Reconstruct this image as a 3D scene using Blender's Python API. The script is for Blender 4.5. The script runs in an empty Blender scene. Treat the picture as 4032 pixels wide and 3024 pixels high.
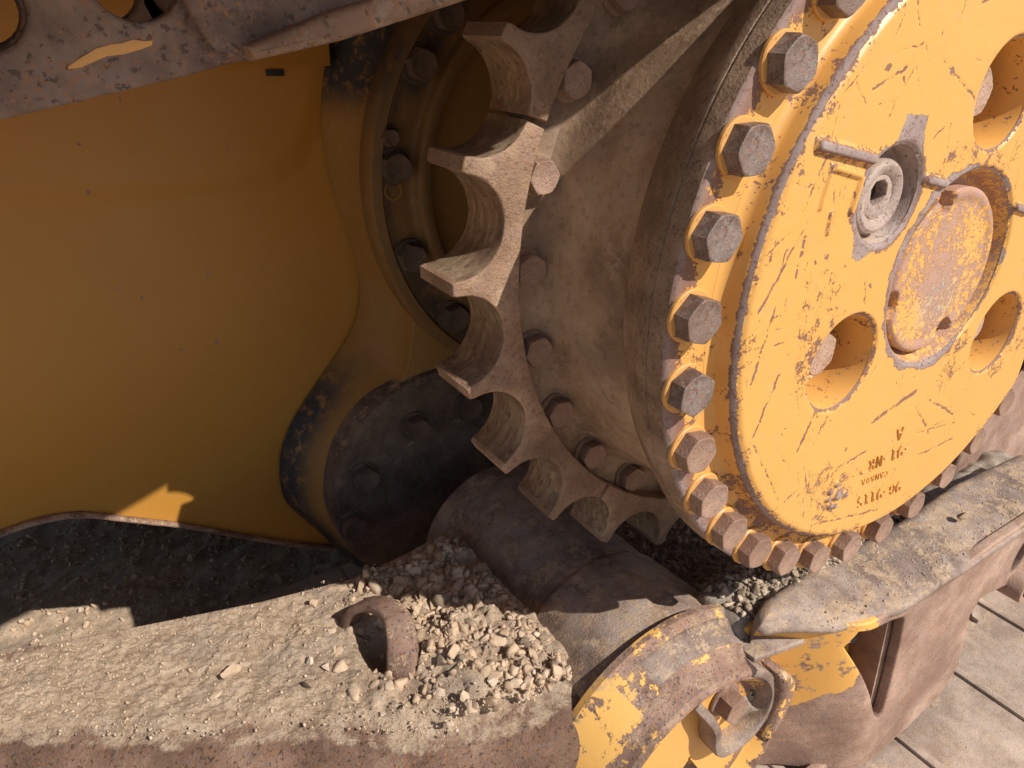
import bpy, bmesh, math, random
import numpy as np
from mathutils import Vector, Matrix

# ---------------------------------------------------------------- camera, sky, sun
scene = bpy.context.scene
ZH = 1.00                                   # height of the sprocket axis above the ground
cam_d = bpy.data.cameras.new("camera"); cam = bpy.data.objects.new("camera", cam_d)
scene.collection.objects.link(cam)
yaw, pitch = 0.5654, 0.4669
cam.location = (-0.787, -0.3806, ZH + 0.2399)
fwd = Vector((math.sin(yaw)*math.cos(pitch), math.cos(yaw)*math.cos(pitch), -math.sin(pitch)))
right = Vector((math.cos(yaw), -math.sin(yaw), 0)); up = right.cross(fwd)
cam.rotation_euler = Matrix((right, up, -fwd)).transposed().to_euler()
cam_d.sensor_width = 36; cam_d.lens = 25.42; cam_d.clip_start = 0.02; cam_d.clip_end = 400
scene.camera = cam
SUN = Vector((0.44, -1.0, 1.0)).normalized()
w = bpy.data.worlds.new("World"); scene.world = w; w.use_nodes = True
wn = w.node_tree; wn.nodes.clear()
sky = wn.nodes.new("ShaderNodeTexSky"); sky.sky_type = 'NISHITA'; sky.sun_disc = False
sky.sun_elevation = math.asin(SUN.z); sky.sun_rotation = math.atan2(SUN.x, SUN.y)
bg = wn.nodes.new("ShaderNodeBackground"); bg.inputs[1].default_value = 0.095
wo = wn.nodes.new("ShaderNodeOutputWorld")
wn.links.new(sky.outputs[0], bg.inputs[0]); wn.links.new(bg.outputs[0], wo.inputs[0])
sl = bpy.data.lights.new("sun", 'SUN'); sl.energy = 5.0; sl.angle = math.radians(0.5); sl.color = (1, 0.95, 0.865)
so = bpy.data.objects.new("sun", sl); scene.collection.objects.link(so)
so.rotation_euler = SUN.to_track_quat('Z', 'Y').to_euler(); so.location = (1, -3, 4)
scene.view_settings.view_transform = 'Standard'; scene.view_settings.look = 'None'
scene.view_settings.exposure = 0.07; scene.view_settings.gamma = 1.0
scene.cycles.max_bounces = 8; scene.cycles.diffuse_bounces = 5
try: scene.cycles.use_denoising = True
except Exception: pass
rnd = random.Random(7); rs = np.random.RandomState(11)
R = math.radians

# ---------------------------------------------------------------- numpy noise
def _hash(ix, iy, seed):
    n = (ix.astype(np.int64)*374761393 + iy.astype(np.int64)*668265263 + seed*1442695041) & 0x7fffffff
    n = (n ^ (n >> 13))*1274126177 & 0x7fffffff
    return ((n ^ (n >> 16)) & 0xffff)/65535.0
def vnoise(x, y, seed=0):
    ix, iy = np.floor(x), np.floor(y); fx, fy = x-ix, y-iy
    fx = fx*fx*(3-2*fx); fy = fy*fy*(3-2*fy)
    a = _hash(ix, iy, seed); b = _hash(ix+1, iy, seed); c = _hash(ix, iy+1, seed); d = _hash(ix+1, iy+1, seed)
    return (a*(1-fx)+b*fx)*(1-fy)+(c*(1-fx)+d*fx)*fy
def fbm(x, y, oct=5, seed=0):
    s = 0; amp = .5; t = 0
    for i in range(oct):
        s = s+amp*vnoise(x*2**i, y*2**i, seed+i*17); t += amp; amp *= .5
    return s/t
def seg_dist(px, pz, a, b):
    ax, az = a; bx, bz = b; dx, dz = bx-ax, bz-az; L = dx*dx+dz*dz+1e-12
    t = np.clip(((px-ax)*dx+(pz-az)*dz)/L, 0, 1)
    return np.hypot(px-ax-t*dx, pz-az-t*dz), t
def sstep(a, b, x):
    t = np.clip((x-a)/(b-a), 0, 1); return t*t*(3-2*t)
def poly_mask(px, pz, poly):
    inside = np.zeros(px.shape, bool); n = len(poly)
    for i in range(n):
        x1, y1 = poly[i]; x2, y2 = poly[(i+1) % n]
        c = ((y1 > pz) != (y2 > pz)) & (px < (x2-x1)*(pz-y1)/(y2-y1+1e-12)+x1)
        inside ^= c
    return inside

# ---------------------------------------------------------------- materials
class NT:
    def __init__(s, name):
        s.m = bpy.data.materials.new(name); s.m.use_nodes = True; s.t = s.m.node_tree; s.t.nodes.clear()
        s.out = s.n("ShaderNodeOutputMaterial"); s.b = s.n("ShaderNodeBsdfPrincipled")
        s.l(s.b.outputs[0], s.out.inputs[0]); s.co = s.n("ShaderNodeTexCoord").outputs["Object"]
    def n(s, k): return s.t.nodes.new(k)
    def l(s, a, b): s.t.links.new(a, b)
    def set(s, sock, v):
        if hasattr(v, 'is_linked') or hasattr(v, 'links'): s.l(v, sock)
        else: sock.default_value = v
    def noise(s, scale, det=6, rough=.6, stretch=None, dist=0, off=0):
        v = s.co
        if stretch or off:
            mp = s.n("ShaderNodeMapping"); s.l(v, mp.inputs[0]); mp.inputs[3].default_value = stretch or (1, 1, 1)
            mp.inputs[1].default_value = (off, off*.7, off*1.3); v = mp.outputs[0]
        q = s.n("ShaderNodeTexNoise"); s.l(v, q.inputs["Vector"]); q.inputs["Scale"].default_value = scale
        q.inputs["Detail"].default_value = det; q.inputs["Roughness"].default_value = rough
        q.inputs["Distortion"].default_value = dist
        return q.outputs[0]
    def math(s, op, a, b=0.0, c=None, clamp=False):
        q = s.n("ShaderNodeMath"); q.operation = op; q.use_clamp = clamp
        s.set(q.inputs[0], a); s.set(q.inputs[1], b)
        if c is not None: s.set(q.inputs[2], c)
        return q.outputs[0]
    def step(s, x, a, b, lo=0.0, hi=1.0):
        q = s.n("ShaderNodeMapRange"); q.interpolation_type = 'SMOOTHSTEP'; s.set(q.inputs[0], x)
        q.inputs[1].default_value = a; q.inputs[2].default_value = b
        q.inputs[3].default_value = lo; q.inputs[4].default_value = hi
        return q.outputs[0]
    def mix(s, f, a, b):
        q = s.n("ShaderNodeMix"); q.data_type = 'RGBA'; s.set(q.inputs[0], f)
        for i, v in ((6, a), (7, b)):
            if isinstance(v, tuple): q.inputs[i].default_value = (*v, 1)
            else: s.l(v, q.inputs[i])
        return q.outputs[2]
    def ramp(s, x, stops):
        q = s.n("ShaderNodeValToRGB"); s.l(x, q.inputs[0]); e = q.color_ramp.elements
        while len(e) < len(stops): e.new(.5)
        for el, (p, c) in zip(e, stops): el.position = p; el.color = (*c, 1)
        return q.outputs[0]
    def attr(s, name):
        q = s.n("ShaderNodeAttribute"); q.attribute_name = name; return q.outputs["Fac"]
    def upness(s):
        q = s.n("ShaderNodeNewGeometry"); x = s.n("ShaderNodeSeparateXYZ"); s.l(q.outputs["Normal"], x.inputs[0]); return x.outputs[2]
    def bump(s, h, dist, strength=1.0, prev=None):
        q = s.n("ShaderNodeBump"); s.l(h, q.inputs["Height"]); q.inputs["Distance"].default_value = dist
        q.inputs["Strength"].default_value = strength
        if prev: s.l(prev, q.inputs["Normal"])
        return q.outputs[0]
    def fin(s, col, rough, normal=None, metal=0.0, spec=.5):
        s.set(s.b.inputs["Base Color"], col if not isinstance(col, tuple) else (*col, 1)); s.set(s.b.inputs["Roughness"], rough)
        s.set(s.b.inputs["Metallic"], metal); s.b.inputs["Specular IOR Level"].default_value = spec
        if normal: s.l(normal, s.b.inputs["Normal"])
        return s.m

def rust_colour(n, tone, sc=1.0, speck=1.0):
    """weathered steel: mottled brown, mauve grey and orange specks"""
    big = n.noise(14*sc, 7, .65); mid = n.noise(55*sc, 6, .7, off=3.1); fine = n.noise(330*sc, 4, .7, off=7.7)
    base = n.ramp(big, [(.39, tone[0]), (.5, tone[1]), (.61, tone[2])])
    base = n.mix(n.step(mid, .50, .60, 0, .75), base, tone[3])
    spk = n.step(fine, .535, .60)
    base = n.mix(n.math('MULTIPLY', n.math('MULTIPLY', spk, speck), n.step(mid, .42, .56)), base, tone[4])
    drk = n.step(n.noise(210*sc, 3, .6, off=12), .575, .63, 0, .7*speck)
    grime = n.step(n.noise(6*sc, 6, .65, off=61), .44, .64, 0, .62)
    base = n.mix(grime, base, tuple(.5*a+.5*b for a, b in zip(tone[0], tone[5])))
    return n.mix(drk, base, tone[5]), big, mid, fine

T_RUST = [(.20, .118, .085), (.30, .18, .13), (.40, .26, .19), (.27, .195, .175), (.46, .19, .06), (.05, .028, .02)]
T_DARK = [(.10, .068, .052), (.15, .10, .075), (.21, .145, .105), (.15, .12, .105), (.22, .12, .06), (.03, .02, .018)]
T_PINK = [(.29, .175, .125), (.39, .245, .18), (.48, .32, .24), (.34, .245, .21), (.50, .22, .08), (.10, .05, .035)]
T_SHOE = [(.31, .225, .17), (.43, .325, .25), (.53, .41, .32), (.40, .32, .27), (.50, .27, .13), (.16, .10, .07)]
T_DRUM = [(.23, .145, .09), (.36, .235, .15), (.46, .32, .215), (.40, .285, .20), (.36, .15, .05), (.03, .018, .012)]
T_BOLT = [(.10, .068, .058), (.18, .13, .115), (.29, .235, .215), (.36, .32, .30), (.38, .13, .055), (.07, .035, .028)]
DUST = (.50, .345, .21)

def metal(name, tone, dust=0.0, relief=.0022, rough=.72, sc=1.0, paint=None, pthr=.6, speck=1.0, vary=0.0, spec=.5):
    n = NT(name); col, big, mid, fine = rust_colour(n, tone, sc, speck)
    if vary:
        ob = n.n('ShaderNodeObjectInfo').outputs['Random']; col = n.mix(n.math('MULTIPLY', ob, vary), col, tuple(.35*a+.65*b for a, b in zip(tone[0], (.22, .11, .06))))
    hgt = n.math('ADD', n.math('MULTIPLY', mid, .6), n.math('MULTIPLY', fine, .5))
    if paint:
        pw = n.math('ADD', n.math('MULTIPLY', n.noise(32*sc, 9, .72, off=21), 1.0), n.math('MULTIPLY', n.attr("wear"), -.45))
        pm = n.step(n.math('ADD', pw, n.math('MULTIPLY', n.attr("paint"), .6)), pthr-.012, pthr+.012)
        col = n.mix(pm, col, paint); hgt = n.math('ADD', n.math('MULTIPLY', hgt, n.math('SUBTRACT', 1.0, n.math('MULTIPLY', pm, .8))), n.math('MULTIPLY', pm, .5))
    if dust:
        d = n.math('MULTIPLY', n.step(n.upness(), .15, .85), n.step(n.math('ADD', n.noise(30, 9, .72, off=33), n.math('MULTIPLY', fine, .5)), .86-dust*.28, .95-dust*.24))
        col = n.mix(n.math('MULTIPLY', d, .85), col, n.ramp(mid, [(.4, (.36, .24, .145)), (.6, (.54, .385, .25))]))
    nb = n.bump(hgt, relief, .9)
    return n.fin(col, n.step(mid, .3, .7, rough-.14, rough+.1), nb, spec=spec)

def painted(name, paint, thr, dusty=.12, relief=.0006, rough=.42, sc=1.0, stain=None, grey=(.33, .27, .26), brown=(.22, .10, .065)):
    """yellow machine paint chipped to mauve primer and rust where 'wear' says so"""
    n = NT(name)
    a = n.attr("wear"); n1 = n.noise(75*sc, 9, .72, off=2); n2 = n.noise(300*sc, 5, .7, off=5); n3 = n.noise(16*sc, 6, .6, off=9)
    v = n.math('ADD', n.math('MULTIPLY', n1, .55), n.math('MULTIPLY', n2, .45))
    v = n.math('ADD', v, n.math('MULTIPLY', n3, .18)); v = n.math('ADD', v, n.math('MULTIPLY', a, .40))
    chip = n.step(v, thr-.008, thr+.008); rim = n.step(v, thr-.026, thr-.004)
    under, big, mid, fine = rust_colour(n, [(.30, .20, .17), (.34, .27, .255), (.38, .31, .29), grey, brown, (.12, .07, .05)], sc)
    under = n.mix(n.step(a, .45, .80, .85, .15), under, brown)
    tone = n.mix(n.step(n.noise(5, 5, .6, off=40), .35, .7, 0, .30), paint, tuple(c*f for c, f in zip(paint, (.93, .84, .70))))
    tone = n.mix(n.step(n.noise(70, 7, .75, off=44), .5, .75, 0, dusty), tone, DUST)
    if stain: tone = n.mix(n.math('MULTIPLY', n.attr("stain"), n.step(n.noise(45, 7, .7, off=51), .30, .52)), tone, stain)
    tone = n.mix(n.math('MULTIPLY', rim, .6), tone, (.46, .17, .04))
    col = n.mix(chip, tone, under)
    h = n.math('SUBTRACT', n.math('MULTIPLY', fine, n.math('ADD', .12, n.math('MULTIPLY', chip, .5))), n.math('MULTIPLY', chip, .9))
    nb = n.bump(h, relief, .8)
    r_ = n.math('ADD', n.step(chip, 0, 1, rough, .75), n.math('MULTIPLY', n.math('SUBTRACT', n3, .5), .15))
    return n.fin(col, r_, nb)

YEL = (.70, .365, .095)
M = {}
M['disc'] = painted("chipped_yellow_paint", YEL, .755, dusty=.38)
M['marks'] = painted('cast_mark_paint', (.64, .32, .09), .71, dusty=.2)
M['flange'] = painted("worn_flange_paint", YEL, .735, dusty=.25)
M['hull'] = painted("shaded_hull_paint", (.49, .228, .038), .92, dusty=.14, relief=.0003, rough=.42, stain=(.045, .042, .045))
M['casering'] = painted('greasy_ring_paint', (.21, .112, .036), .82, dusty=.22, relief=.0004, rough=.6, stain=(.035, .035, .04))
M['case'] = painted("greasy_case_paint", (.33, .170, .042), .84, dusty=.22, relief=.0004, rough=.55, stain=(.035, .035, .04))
M['washer'] = painted('washer_paint', (.66, .34, .10), .70, dusty=.4)
M['rust'] = metal("weathered_rust", T_RUST, dust=.35)
M['drum'] = metal("drum_rust", T_DRUM, dust=.35, relief=.0016, sc=.55, speck=.35)
M['rim'] = metal("rim_rust", T_DRUM, dust=.3, relief=.0040, sc=1.0, speck=.6)
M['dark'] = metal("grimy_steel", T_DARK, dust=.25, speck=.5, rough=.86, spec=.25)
M['link'] = metal("track_link_steel", [(.11, .07, .06), (.19, .125, .10), (.30, .21, .165), (.22, .17, .16), (.32, .15, .08), (.05, .03, .025)], dust=.2, sc=.8, relief=.0012)
M['rail'] = metal('rail_steel', [(.20, .12, .08), (.27, .165, .11), (.34, .22, .155), (.36, .27, .21), (.36, .17, .08), (.08, .05, .035)], dust=.1, sc=.5)
M['shoe'] = metal("dusty_shoe_steel", T_SHOE, speck=.3, sc=.9, dust=.2, relief=.0024)
M['frame'] = metal("frame_steel", [(.21, .145, .115), (.32, .235, .19), (.43, .33, .27), (.33, .275, .25), (.44, .22, .10), (.06, .035, .025)], speck=.5, dust=.45, paint=(.78, .40, .09), pthr=.80, relief=.0028)
M['framepink'] = metal("frame_side_steel", T_PINK, speck=.4, dust=.35, paint=(.80, .42, .10), pthr=.80, relief=.0025)
M['collar'] = metal("collar_steel", T_RUST, dust=.3, paint=(.76, .42, .11), pthr=.57, relief=.0034, sc=1.2)
M['bolt'] = metal("bolt_steel", [tuple(.82*v for v in c) for c in T_BOLT], dust=.15, sc=1.3, relief=.0022, rough=.44, vary=.8)
M['boltrust'] = metal("rusty_bolt_steel", T_RUST, dust=.2, sc=1.3, relief=.0026, speck=.7, vary=.5)
M['bolthole'] = metal("recessed_bolt_rust", [(.34, .19, .12), (.40, .25, .18), (.5, .34, .25), (.36, .17, .12), (.55, .42, .30), (.12, .05, .035)], dust=.3, sc=1.8, relief=.0018)
M['cap'] = painted("scuffed_cap_paint", (.74, .39, .10), .60, dusty=.75, relief=.0010, rough=.6, sc=1.25, grey=(.50, .38, .31), brown=(.46, .26, .19), stain=(.36, .40, .40))
M['plug'] = metal("worn_plug_steel", [(.34, .24, .2), (.42, .31, .26), (.5, .4, .33), (.4, .33, .31), (.5, .36, .27), (.12, .07, .05)], dust=.3, sc=1.4, relief=.0014)

def seg_mat():
    n = NT("sprocket_steel"); col, big, mid, fine = rust_colour(n, [(.29, .17, .105), (.43, .27, .17), (.55, .375, .25), (.36, .24, .19), (.55, .23, .07), (.08, .045, .03)], 1.0, .55)
    return n.fin(col, .62, n.bump(n.math('ADD', mid, fine), .0026, .9), spec=.5)
M['segment'] = seg_mat()
def pocket_mat():
    n = NT("polished_pocket_steel")
    st = n.noise(40, 6, .65, stretch=(2.0, 3.2, .75)); s2 = n.noise(26, 5, .6, off=4)
    col = n.ramp(st, [(.34, (.21, .14, .09)), (.5, (.31, .215, .14)), (.68, (.42, .31, .21))])
    col = n.mix(n.step(s2, .48, .62, 0, .65), col, (.17, .10, .07))
    col = n.mix(n.step(n.noise(150, 5, .7, stretch=(1, 1, .5), off=9), .56, .61, 0, .75), col, (.10, .07, .05))
    return n.fin(col, n.step(st, .3, .7, .50, .30), n.bump(st, .0006, .7), metal=.25)
M['pocket'] = pocket_mat()
def dirt_mat(name, a, b, c, sc=1.0, relief=.002):
    n = NT(name); n1 = n.noise(38*sc, 10, .78); n2 = n.noise(260*sc, 5, .75, off=3); n3 = n.noise(9*sc, 5, .6, off=8)
    col = n.ramp(n1, [(.38, a), (.5, b), (.62, c)]); col = n.mix(n.step(n3, .5, .62, 0, .5), col, (.36, .29, .24))
    rustm = n.attr("rust")
    rcol, *_ = rust_colour(n, T_RUST)
    col = n.mix(n.step(n.math('ADD', rustm, n.math('MULTIPLY', n.math('SUBTRACT', n.noise(34, 9, .75, off=17), .5), 1.9)), .36, .66), col, rcol)
    col = n.mix(n.step(n2, .53, .60, 0, .6), col, (.27, .17, .11))
    h = n.math('ADD', n1, n.math('MULTIPLY', n2, .45))
    return n.fin(col, .92, n.bump(h, relief, 1.0), spec=.2)
M['dirt'] = dirt_mat("packed_dirt", (.43, .305, .21), (.59, .435, .305), (.70, .545, .40), relief=.008)
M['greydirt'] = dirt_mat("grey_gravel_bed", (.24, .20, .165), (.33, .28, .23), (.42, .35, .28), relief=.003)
def stone_mat(name, stops):
    n = NT(name); q = n.n("ShaderNodeObjectInfo"); a = n.attr("tone")
    v = n.math('ADD', a, n.math('MULTIPLY', q.outputs["Random"], 0.0))
    col = n.ramp(v, stops); n1 = n.noise(160, 6, .7)
    col = n.mix(n.step(n1, .4, .7, 0, .45), col, DUST)
    return n.fin(col, .9, n.bump(n1, .0014, .8), spec=.25)
STOPS = [(0, (.15, .12, .095)), (.25, (.38, .27, .185)), (.5, (.54, .395, .275)), (.78, (.52, .40, .30)), (1, (.64, .54, .43))]
M['stone'] = stone_mat("gravel_stone", STOPS)
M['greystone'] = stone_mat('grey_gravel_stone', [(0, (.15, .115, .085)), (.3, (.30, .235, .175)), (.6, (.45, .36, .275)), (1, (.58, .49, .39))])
M['label'] = NT("sticker_black"); M['label'] = M['label'].fin((.02, .02, .02), .5)
def ground_mat():
    n = NT("yard_dirt"); n1 = n.noise(3, 9, .65); n2 = n.noise(60, 6, .7, off=2)
    col = n.ramp(n1, [(.3, (.36, .27, .19)), (.6, (.48, .37, .27))])
    return n.fin(col, .95, n.bump(n2, .01, .6), spec=.2)
M['ground'] = ground_mat()

# ---------------------------------------------------------------- object helpers (coordinates are metres from the sprocket centre)
COL = scene.collection
def root(name, label, cat, loc, group=None):
    o = bpy.data.objects.new(name, None); COL.objects.link(o); o.empty_display_size = .05
    o.location = (loc[0], loc[1], loc[2]+ZH); o['label'] = label; o['category'] = cat
    if group: o['group'] = group
    return o
def put(o, parent):
    if parent is None: return
    o.parent = parent
def world_off(parent):
    x = Vector((0, 0, 0)); p = parent
    while p is not None: x += Vector(p.location); p = p.parent
    return x
def link(name, me, mat, parent=None, loc=None, rot=None, label=None, stuff=False, sharp=35):
    """loc None: mesh vertices are in hub coordinates; else the mesh is local and loc is in hub coordinates"""
    o = bpy.data.objects.new(name, me); COL.objects.link(o)
    if mat is not None:
        if not me.materials:
            for m_ in (mat if isinstance(mat, (list, tuple)) else [mat]): me.materials.append(M[m_])
    l = Vector(loc) if loc is not None else Vector((0, 0, 0))
    o.location = l+Vector((0, 0, ZH))-world_off(parent)
    if rot is not None: o.rotation_euler = rot
    put(o, parent)
    if label: o['label'] = label
    if stuff: o['kind'] = 'stuff'
    return o
def mk(verts, faces, smooth=True, sharp=35, attrs=None, mats=None):
    me = bpy.data.meshes.new("m"); me.from_pydata([tuple(v) for v in verts], [], [tuple(f) for f in faces]); me.update()
    if smooth:
        me.polygons.foreach_set('use_smooth', [True]*len(me.polygons))
        if sharp: me.set_sharp_from_angle(angle=R(sharp))
    if attrs:
        for k, v in attrs.items():
            a = me.attributes.new(k, 'FLOAT', 'POINT'); a.data.foreach_set('value', np.asarray(v, np.float32))
    if mats is not None: me.polygons.foreach_set('material_index', list(mats))
    return me
def from_bm(bm, smooth=True, sharp=35):
    me = bpy.data.meshes.new("m"); bmesh.ops.recalc_face_normals(bm, faces=bm.faces); bm.to_mesh(me); bm.free()
    if smooth:
        me.polygons.foreach_set('use_smooth', [True]*len(me.polygons)); me.set_sharp_from_angle(angle=R(sharp))
    return me
def lathe(prof, c=(0, 0), seg=96, a0=0, a1=360, attr=None, jitter=0):
    """profile of (radius, Y) turned round the Y axis through (cx, cz)"""
    full = abs(a1-a0) >= 359.9; n = seg if full else seg+1
    V = []; A = []
    for i in range(n):
        t = R(a0+(a1-a0)*i/seg)
        for r, y in prof:
            rr = r+(jitter*(rnd.random()-.5) if jitter else 0)
            V.append((c[0]+rr*math.cos(t), y, c[1]+rr*math.sin(t)))
            if attr: A.append(attr(r, y, t))
    F = []; k = len(prof)
    for i in range(seg):
        j = (i+1) % n
        for p in range(k-1): F.append((i*k+p, j*k+p, j*k+p+1, i*k+p+1))
    me = mk(V, F, attrs={'wear': A} if attr else None)
    bm = bmesh.new(); bm.from_mesh(me)
    # outward faces: flip so that the first visible side points away from solid
    return me, bm
def lathe_me(prof, c=(0, 0), seg=96, a0=0, a1=360, attr=None, jitter=0):
    me, bm = lathe(prof, c, seg, a0, a1, attr, jitter); bm.free(); return me
def chaikin(pts, it=2, closed=True):
    for _ in range(it):
        q = []; n = len(pts)
        for i in range(n if closed else n-1):
            a = pts[i]; b = pts[(i+1) % n]
            q.append(tuple(.75*u+.25*v for u, v in zip(a, b))); q.append(tuple(.25*u+.75*v for u, v in zip(a, b)))
        if not closed: q = [pts[0]]+q+[pts[-1]]
        pts = q
    return pts
def slab(outline, y0, y1, bevel=0.0, holes=(), bres=2, plane='XZ'):
    """flat plate with an outline (and holes) in the XZ plane, from y0 (near) to y1 (far), rounded rims"""
    cu = bpy.data.curves.new("c", 'CURVE'); cu.dimensions = '2D'; cu.fill_mode = 'BOTH'
    for pl in [outline]+list(holes):
        sp = cu.splines.new('POLY'); sp.points.add(len(pl)-1); sp.use_cyclic_u = True
        for p, (x, z) in zip(sp.points, pl): p.co = (x, z, 0, 1)
    h = abs(y1-y0)/2; cu.extrude = max(h-bevel, 1e-5); cu.bevel_depth = bevel; cu.bevel_resolution = bres; cu.offset = -bevel
    o = bpy.data.objects.new("tmp", cu); COL.objects.link(o)
    dg = bpy.context.evaluated_depsgraph_get(); me = bpy.data.meshes.new_from_object(o.evaluated_get(dg), depsgraph=dg)
    bpy.data.objects.remove(o); bpy.data.curves.remove(cu)
    me.materials.clear()
    bm = bmesh.new(); bm.from_mesh(me); bmesh.ops.remove_doubles(bm, verts=bm.verts, dist=1e-5)
    for v in bm.verts:
        x, z, d = v.co; v.co = (x, (y0+y1)/2-d, z) if plane == 'XZ' else (x, z, (y0+y1)/2+d)
    return from_bm(bm, True, 40)
def box(x0, x1, y0, y1, z0, z1, bevel=.003, jit=0):
    bm = bmesh.new(); bmesh.ops.create_cube(bm, size=1)
    for v in bm.verts:
        v.co = (x0+(v.co.x+.5)*(x1-x0)+jit*(rnd.random()-.5), y0+(v.co.y+.5)*(y1-y0)+jit*(rnd.random()-.5), z0+(v.co.z+.5)*(z1-z0)+jit*(rnd.random()-.5))
    if bevel: bmesh.ops.bevel(bm, geom=list(bm.edges), offset=bevel, segments=2, affect='EDGES', profile=.6)
    return from_bm(bm)
def sweep(path, rx, rz=None, seg=10, taper=None, up=Vector((0, 0, 1)), flat=False, cap=True):
    """tube along a 3D path with an elliptical or rounded-rectangular section"""
    rz = rz or rx; P = [Vector(p) for p in path]; V = []; F = []; n = len(P)
    for i, p in enumerate(P):
        t = (P[min(i+1, n-1)]-P[max(i-1, 0)]).normalized(); s = t.cross(up)
        if s.length < 1e-4: s = Vector((1, 0, 0))
        s.normalize(); u = s.cross(t).normalized(); k = taper(i/(n-1)) if taper else 1
        for j in range(seg):
            a = 2*math.pi*j/seg; ca, sa = math.cos(a), math.sin(a)
            if flat: ca = math.copysign(abs(ca)**.45, ca); sa = math.copysign(abs(sa)**.45, sa)
            V.append(p+s*(rx*k*ca)+u*(rz*k*sa))
    for i in range(n-1):
        for j in range(seg): F.append((i*seg+j, i*seg+(j+1) % seg, (i+1)*seg+(j+1) % seg, (i+1)*seg+j))
    if cap: F.append(tuple(range(seg))[::-1]); F.append(tuple((n-1)*seg+j for j in range(seg)))
    me = mk(V, F, sharp=50); bm = bmesh.new(); bm.from_mesh(me); bpy.data.meshes.remove(me); return from_bm(bm, True, 50)
def hexbolt(rad, h, wr=None, wh=.005, dome=.0015, dish=True, worn=.0):
    """hex head standing out along -Y from Y=0 on a washer; returns (head, washer) meshes"""
    bm = bmesh.new(); N = 6; y0 = -(wh if wr else 0)
    rings = []
    for (k, y, rr) in ((0, y0, 1), (1, y0-h*.80, 1), (2, y0-h*.97, .93), (3, y0-h, .84)):
        ring = []
        for j in range(24):
            a = 2*math.pi*j/24; hx = math.cos(R(30))/math.cos(((a+R(30)) % R(60))-R(30))
            q = rad*min(hx, 1.2)
            if k >= 2: q = min(q*(1 if k == 2 else .97), rad*(.955 if k == 2 else .86))
            ring.append(bm.verts.new((q*math.cos(a), y+(worn*rnd.random()*.0), q*math.sin(a))))
        rings.append(ring)
    if dish: rings.append([bm.verts.new((rad*.60*math.cos(2*math.pi*j/24), y0-h+.0012, rad*.60*math.sin(2*math.pi*j/24))) for j in range(24)])
    for a, b in zip(rings, rings[1:]):
        for j in range(24): bm.faces.new((a[j], a[(j+1) % 24], b[(j+1) % 24], b[j]))
    bm.faces.new(rings[-1])
    head = from_bm(bm, True, 25)
    wash = None
    if wr: wash = lathe_me([(wr, 0), (wr, -wh*.7), (wr*.96, -wh), (rad*.5, -wh)], seg=28)
    return head, wash
def put_bolt(parent, c, rot, meshes, mats, name='bolt', wname='washer'):
    h, wv = meshes
    o = link(name, h, mats[0], parent, loc=c, rot=(0, rot, 0))
    if wv:
        q = bpy.data.objects.new(wname, wv); COL.objects.link(q)
        if not wv.materials: wv.materials.append(M[mats[1]])
        q.parent = o; q.rotation_euler = (0, 0, 0)
    return o

# ================================================================ FINAL DRIVE (hub cover, drum, sprocket): turns as one
drive = root('final_drive', 'yellow round final drive hub with bolted cover, brown drum and toothed sprocket', 'final drive', (0, .1, 0))
DY = -.010; RD = .322
HOLES = [((.176*math.cos(R(a)), .176*math.sin(R(a))), .050) for a in (88, 201.3, 325)]
PLUG = ((-.150, .099), .044); CAP = ((-.004, .004), .104)
CUTS = HOLES+[PLUG, CAP]
def disc_wear(X, Z):
    r = np.hypot(X, Z)
    wv = .28*sstep(RD-.024, RD-.002, r+.020*(fbm(X*30, Z*30, 3, 5)-.5))
    wv = np.maximum(wv, .70*sstep(RD-.0045, RD-.001, r+.005*(fbm(X*90, Z*90, 3, 15)-.5)))
    for (c, rr) in HOLES:
        d = np.hypot(X-c[0], Z-c[1])-rr
        wv = np.maximum(wv, (.60*(1-sstep(0, .0065, d)))*(d > -.003))
    d = np.hypot(X-PLUG[0][0], Z-PLUG[0][1])-PLUG[1]; wv = np.maximum(wv, .75*(1-sstep(.002, .013, d-.012*(fbm(X*60, Z*60, 3, 8)-.5))))
    d = np.hypot(X-CAP[0][0], Z-CAP[0][1])-CAP[1]; ang = np.arctan2(Z, X)
    wid = .003+.014*sstep(.4, .9, np.cos(ang-R(150)))+.010*sstep(.5, 1, np.cos(ang-R(250)))
    wv = np.maximum(wv, .85*(1-sstep(wid*.4, wid, d-.014*(fbm(X*55, Z*55, 3, 9)-.5))))
    wv = np.maximum(wv, .95*poly_mask(X+.006*(fbm(X*80, Z*80, 3, 2)-.5), Z, [(-.152, .168), (-.120, .165), (-.116, .118), (-.140, .120), (-.178, .146), (-.176, .136), (-.160, .140)]))
    wv = np.maximum(wv, .9*poly_mask(X+.010*(fbm(X*50, Z*50, 3, 14)-.5), Z+.016*(fbm(X*70, Z*70, 3, 4)-.5), [(-.194, .085), (-.145, .062), (-.150, .050), (-.166, .044), (-.178, .038), (-.189, .046), (-.193, .06)]))
    wv = np.maximum(wv, .30*sstep(.48, .72, fbm(X*9+3, Z*9, 4, 31)))
    return wv
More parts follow.
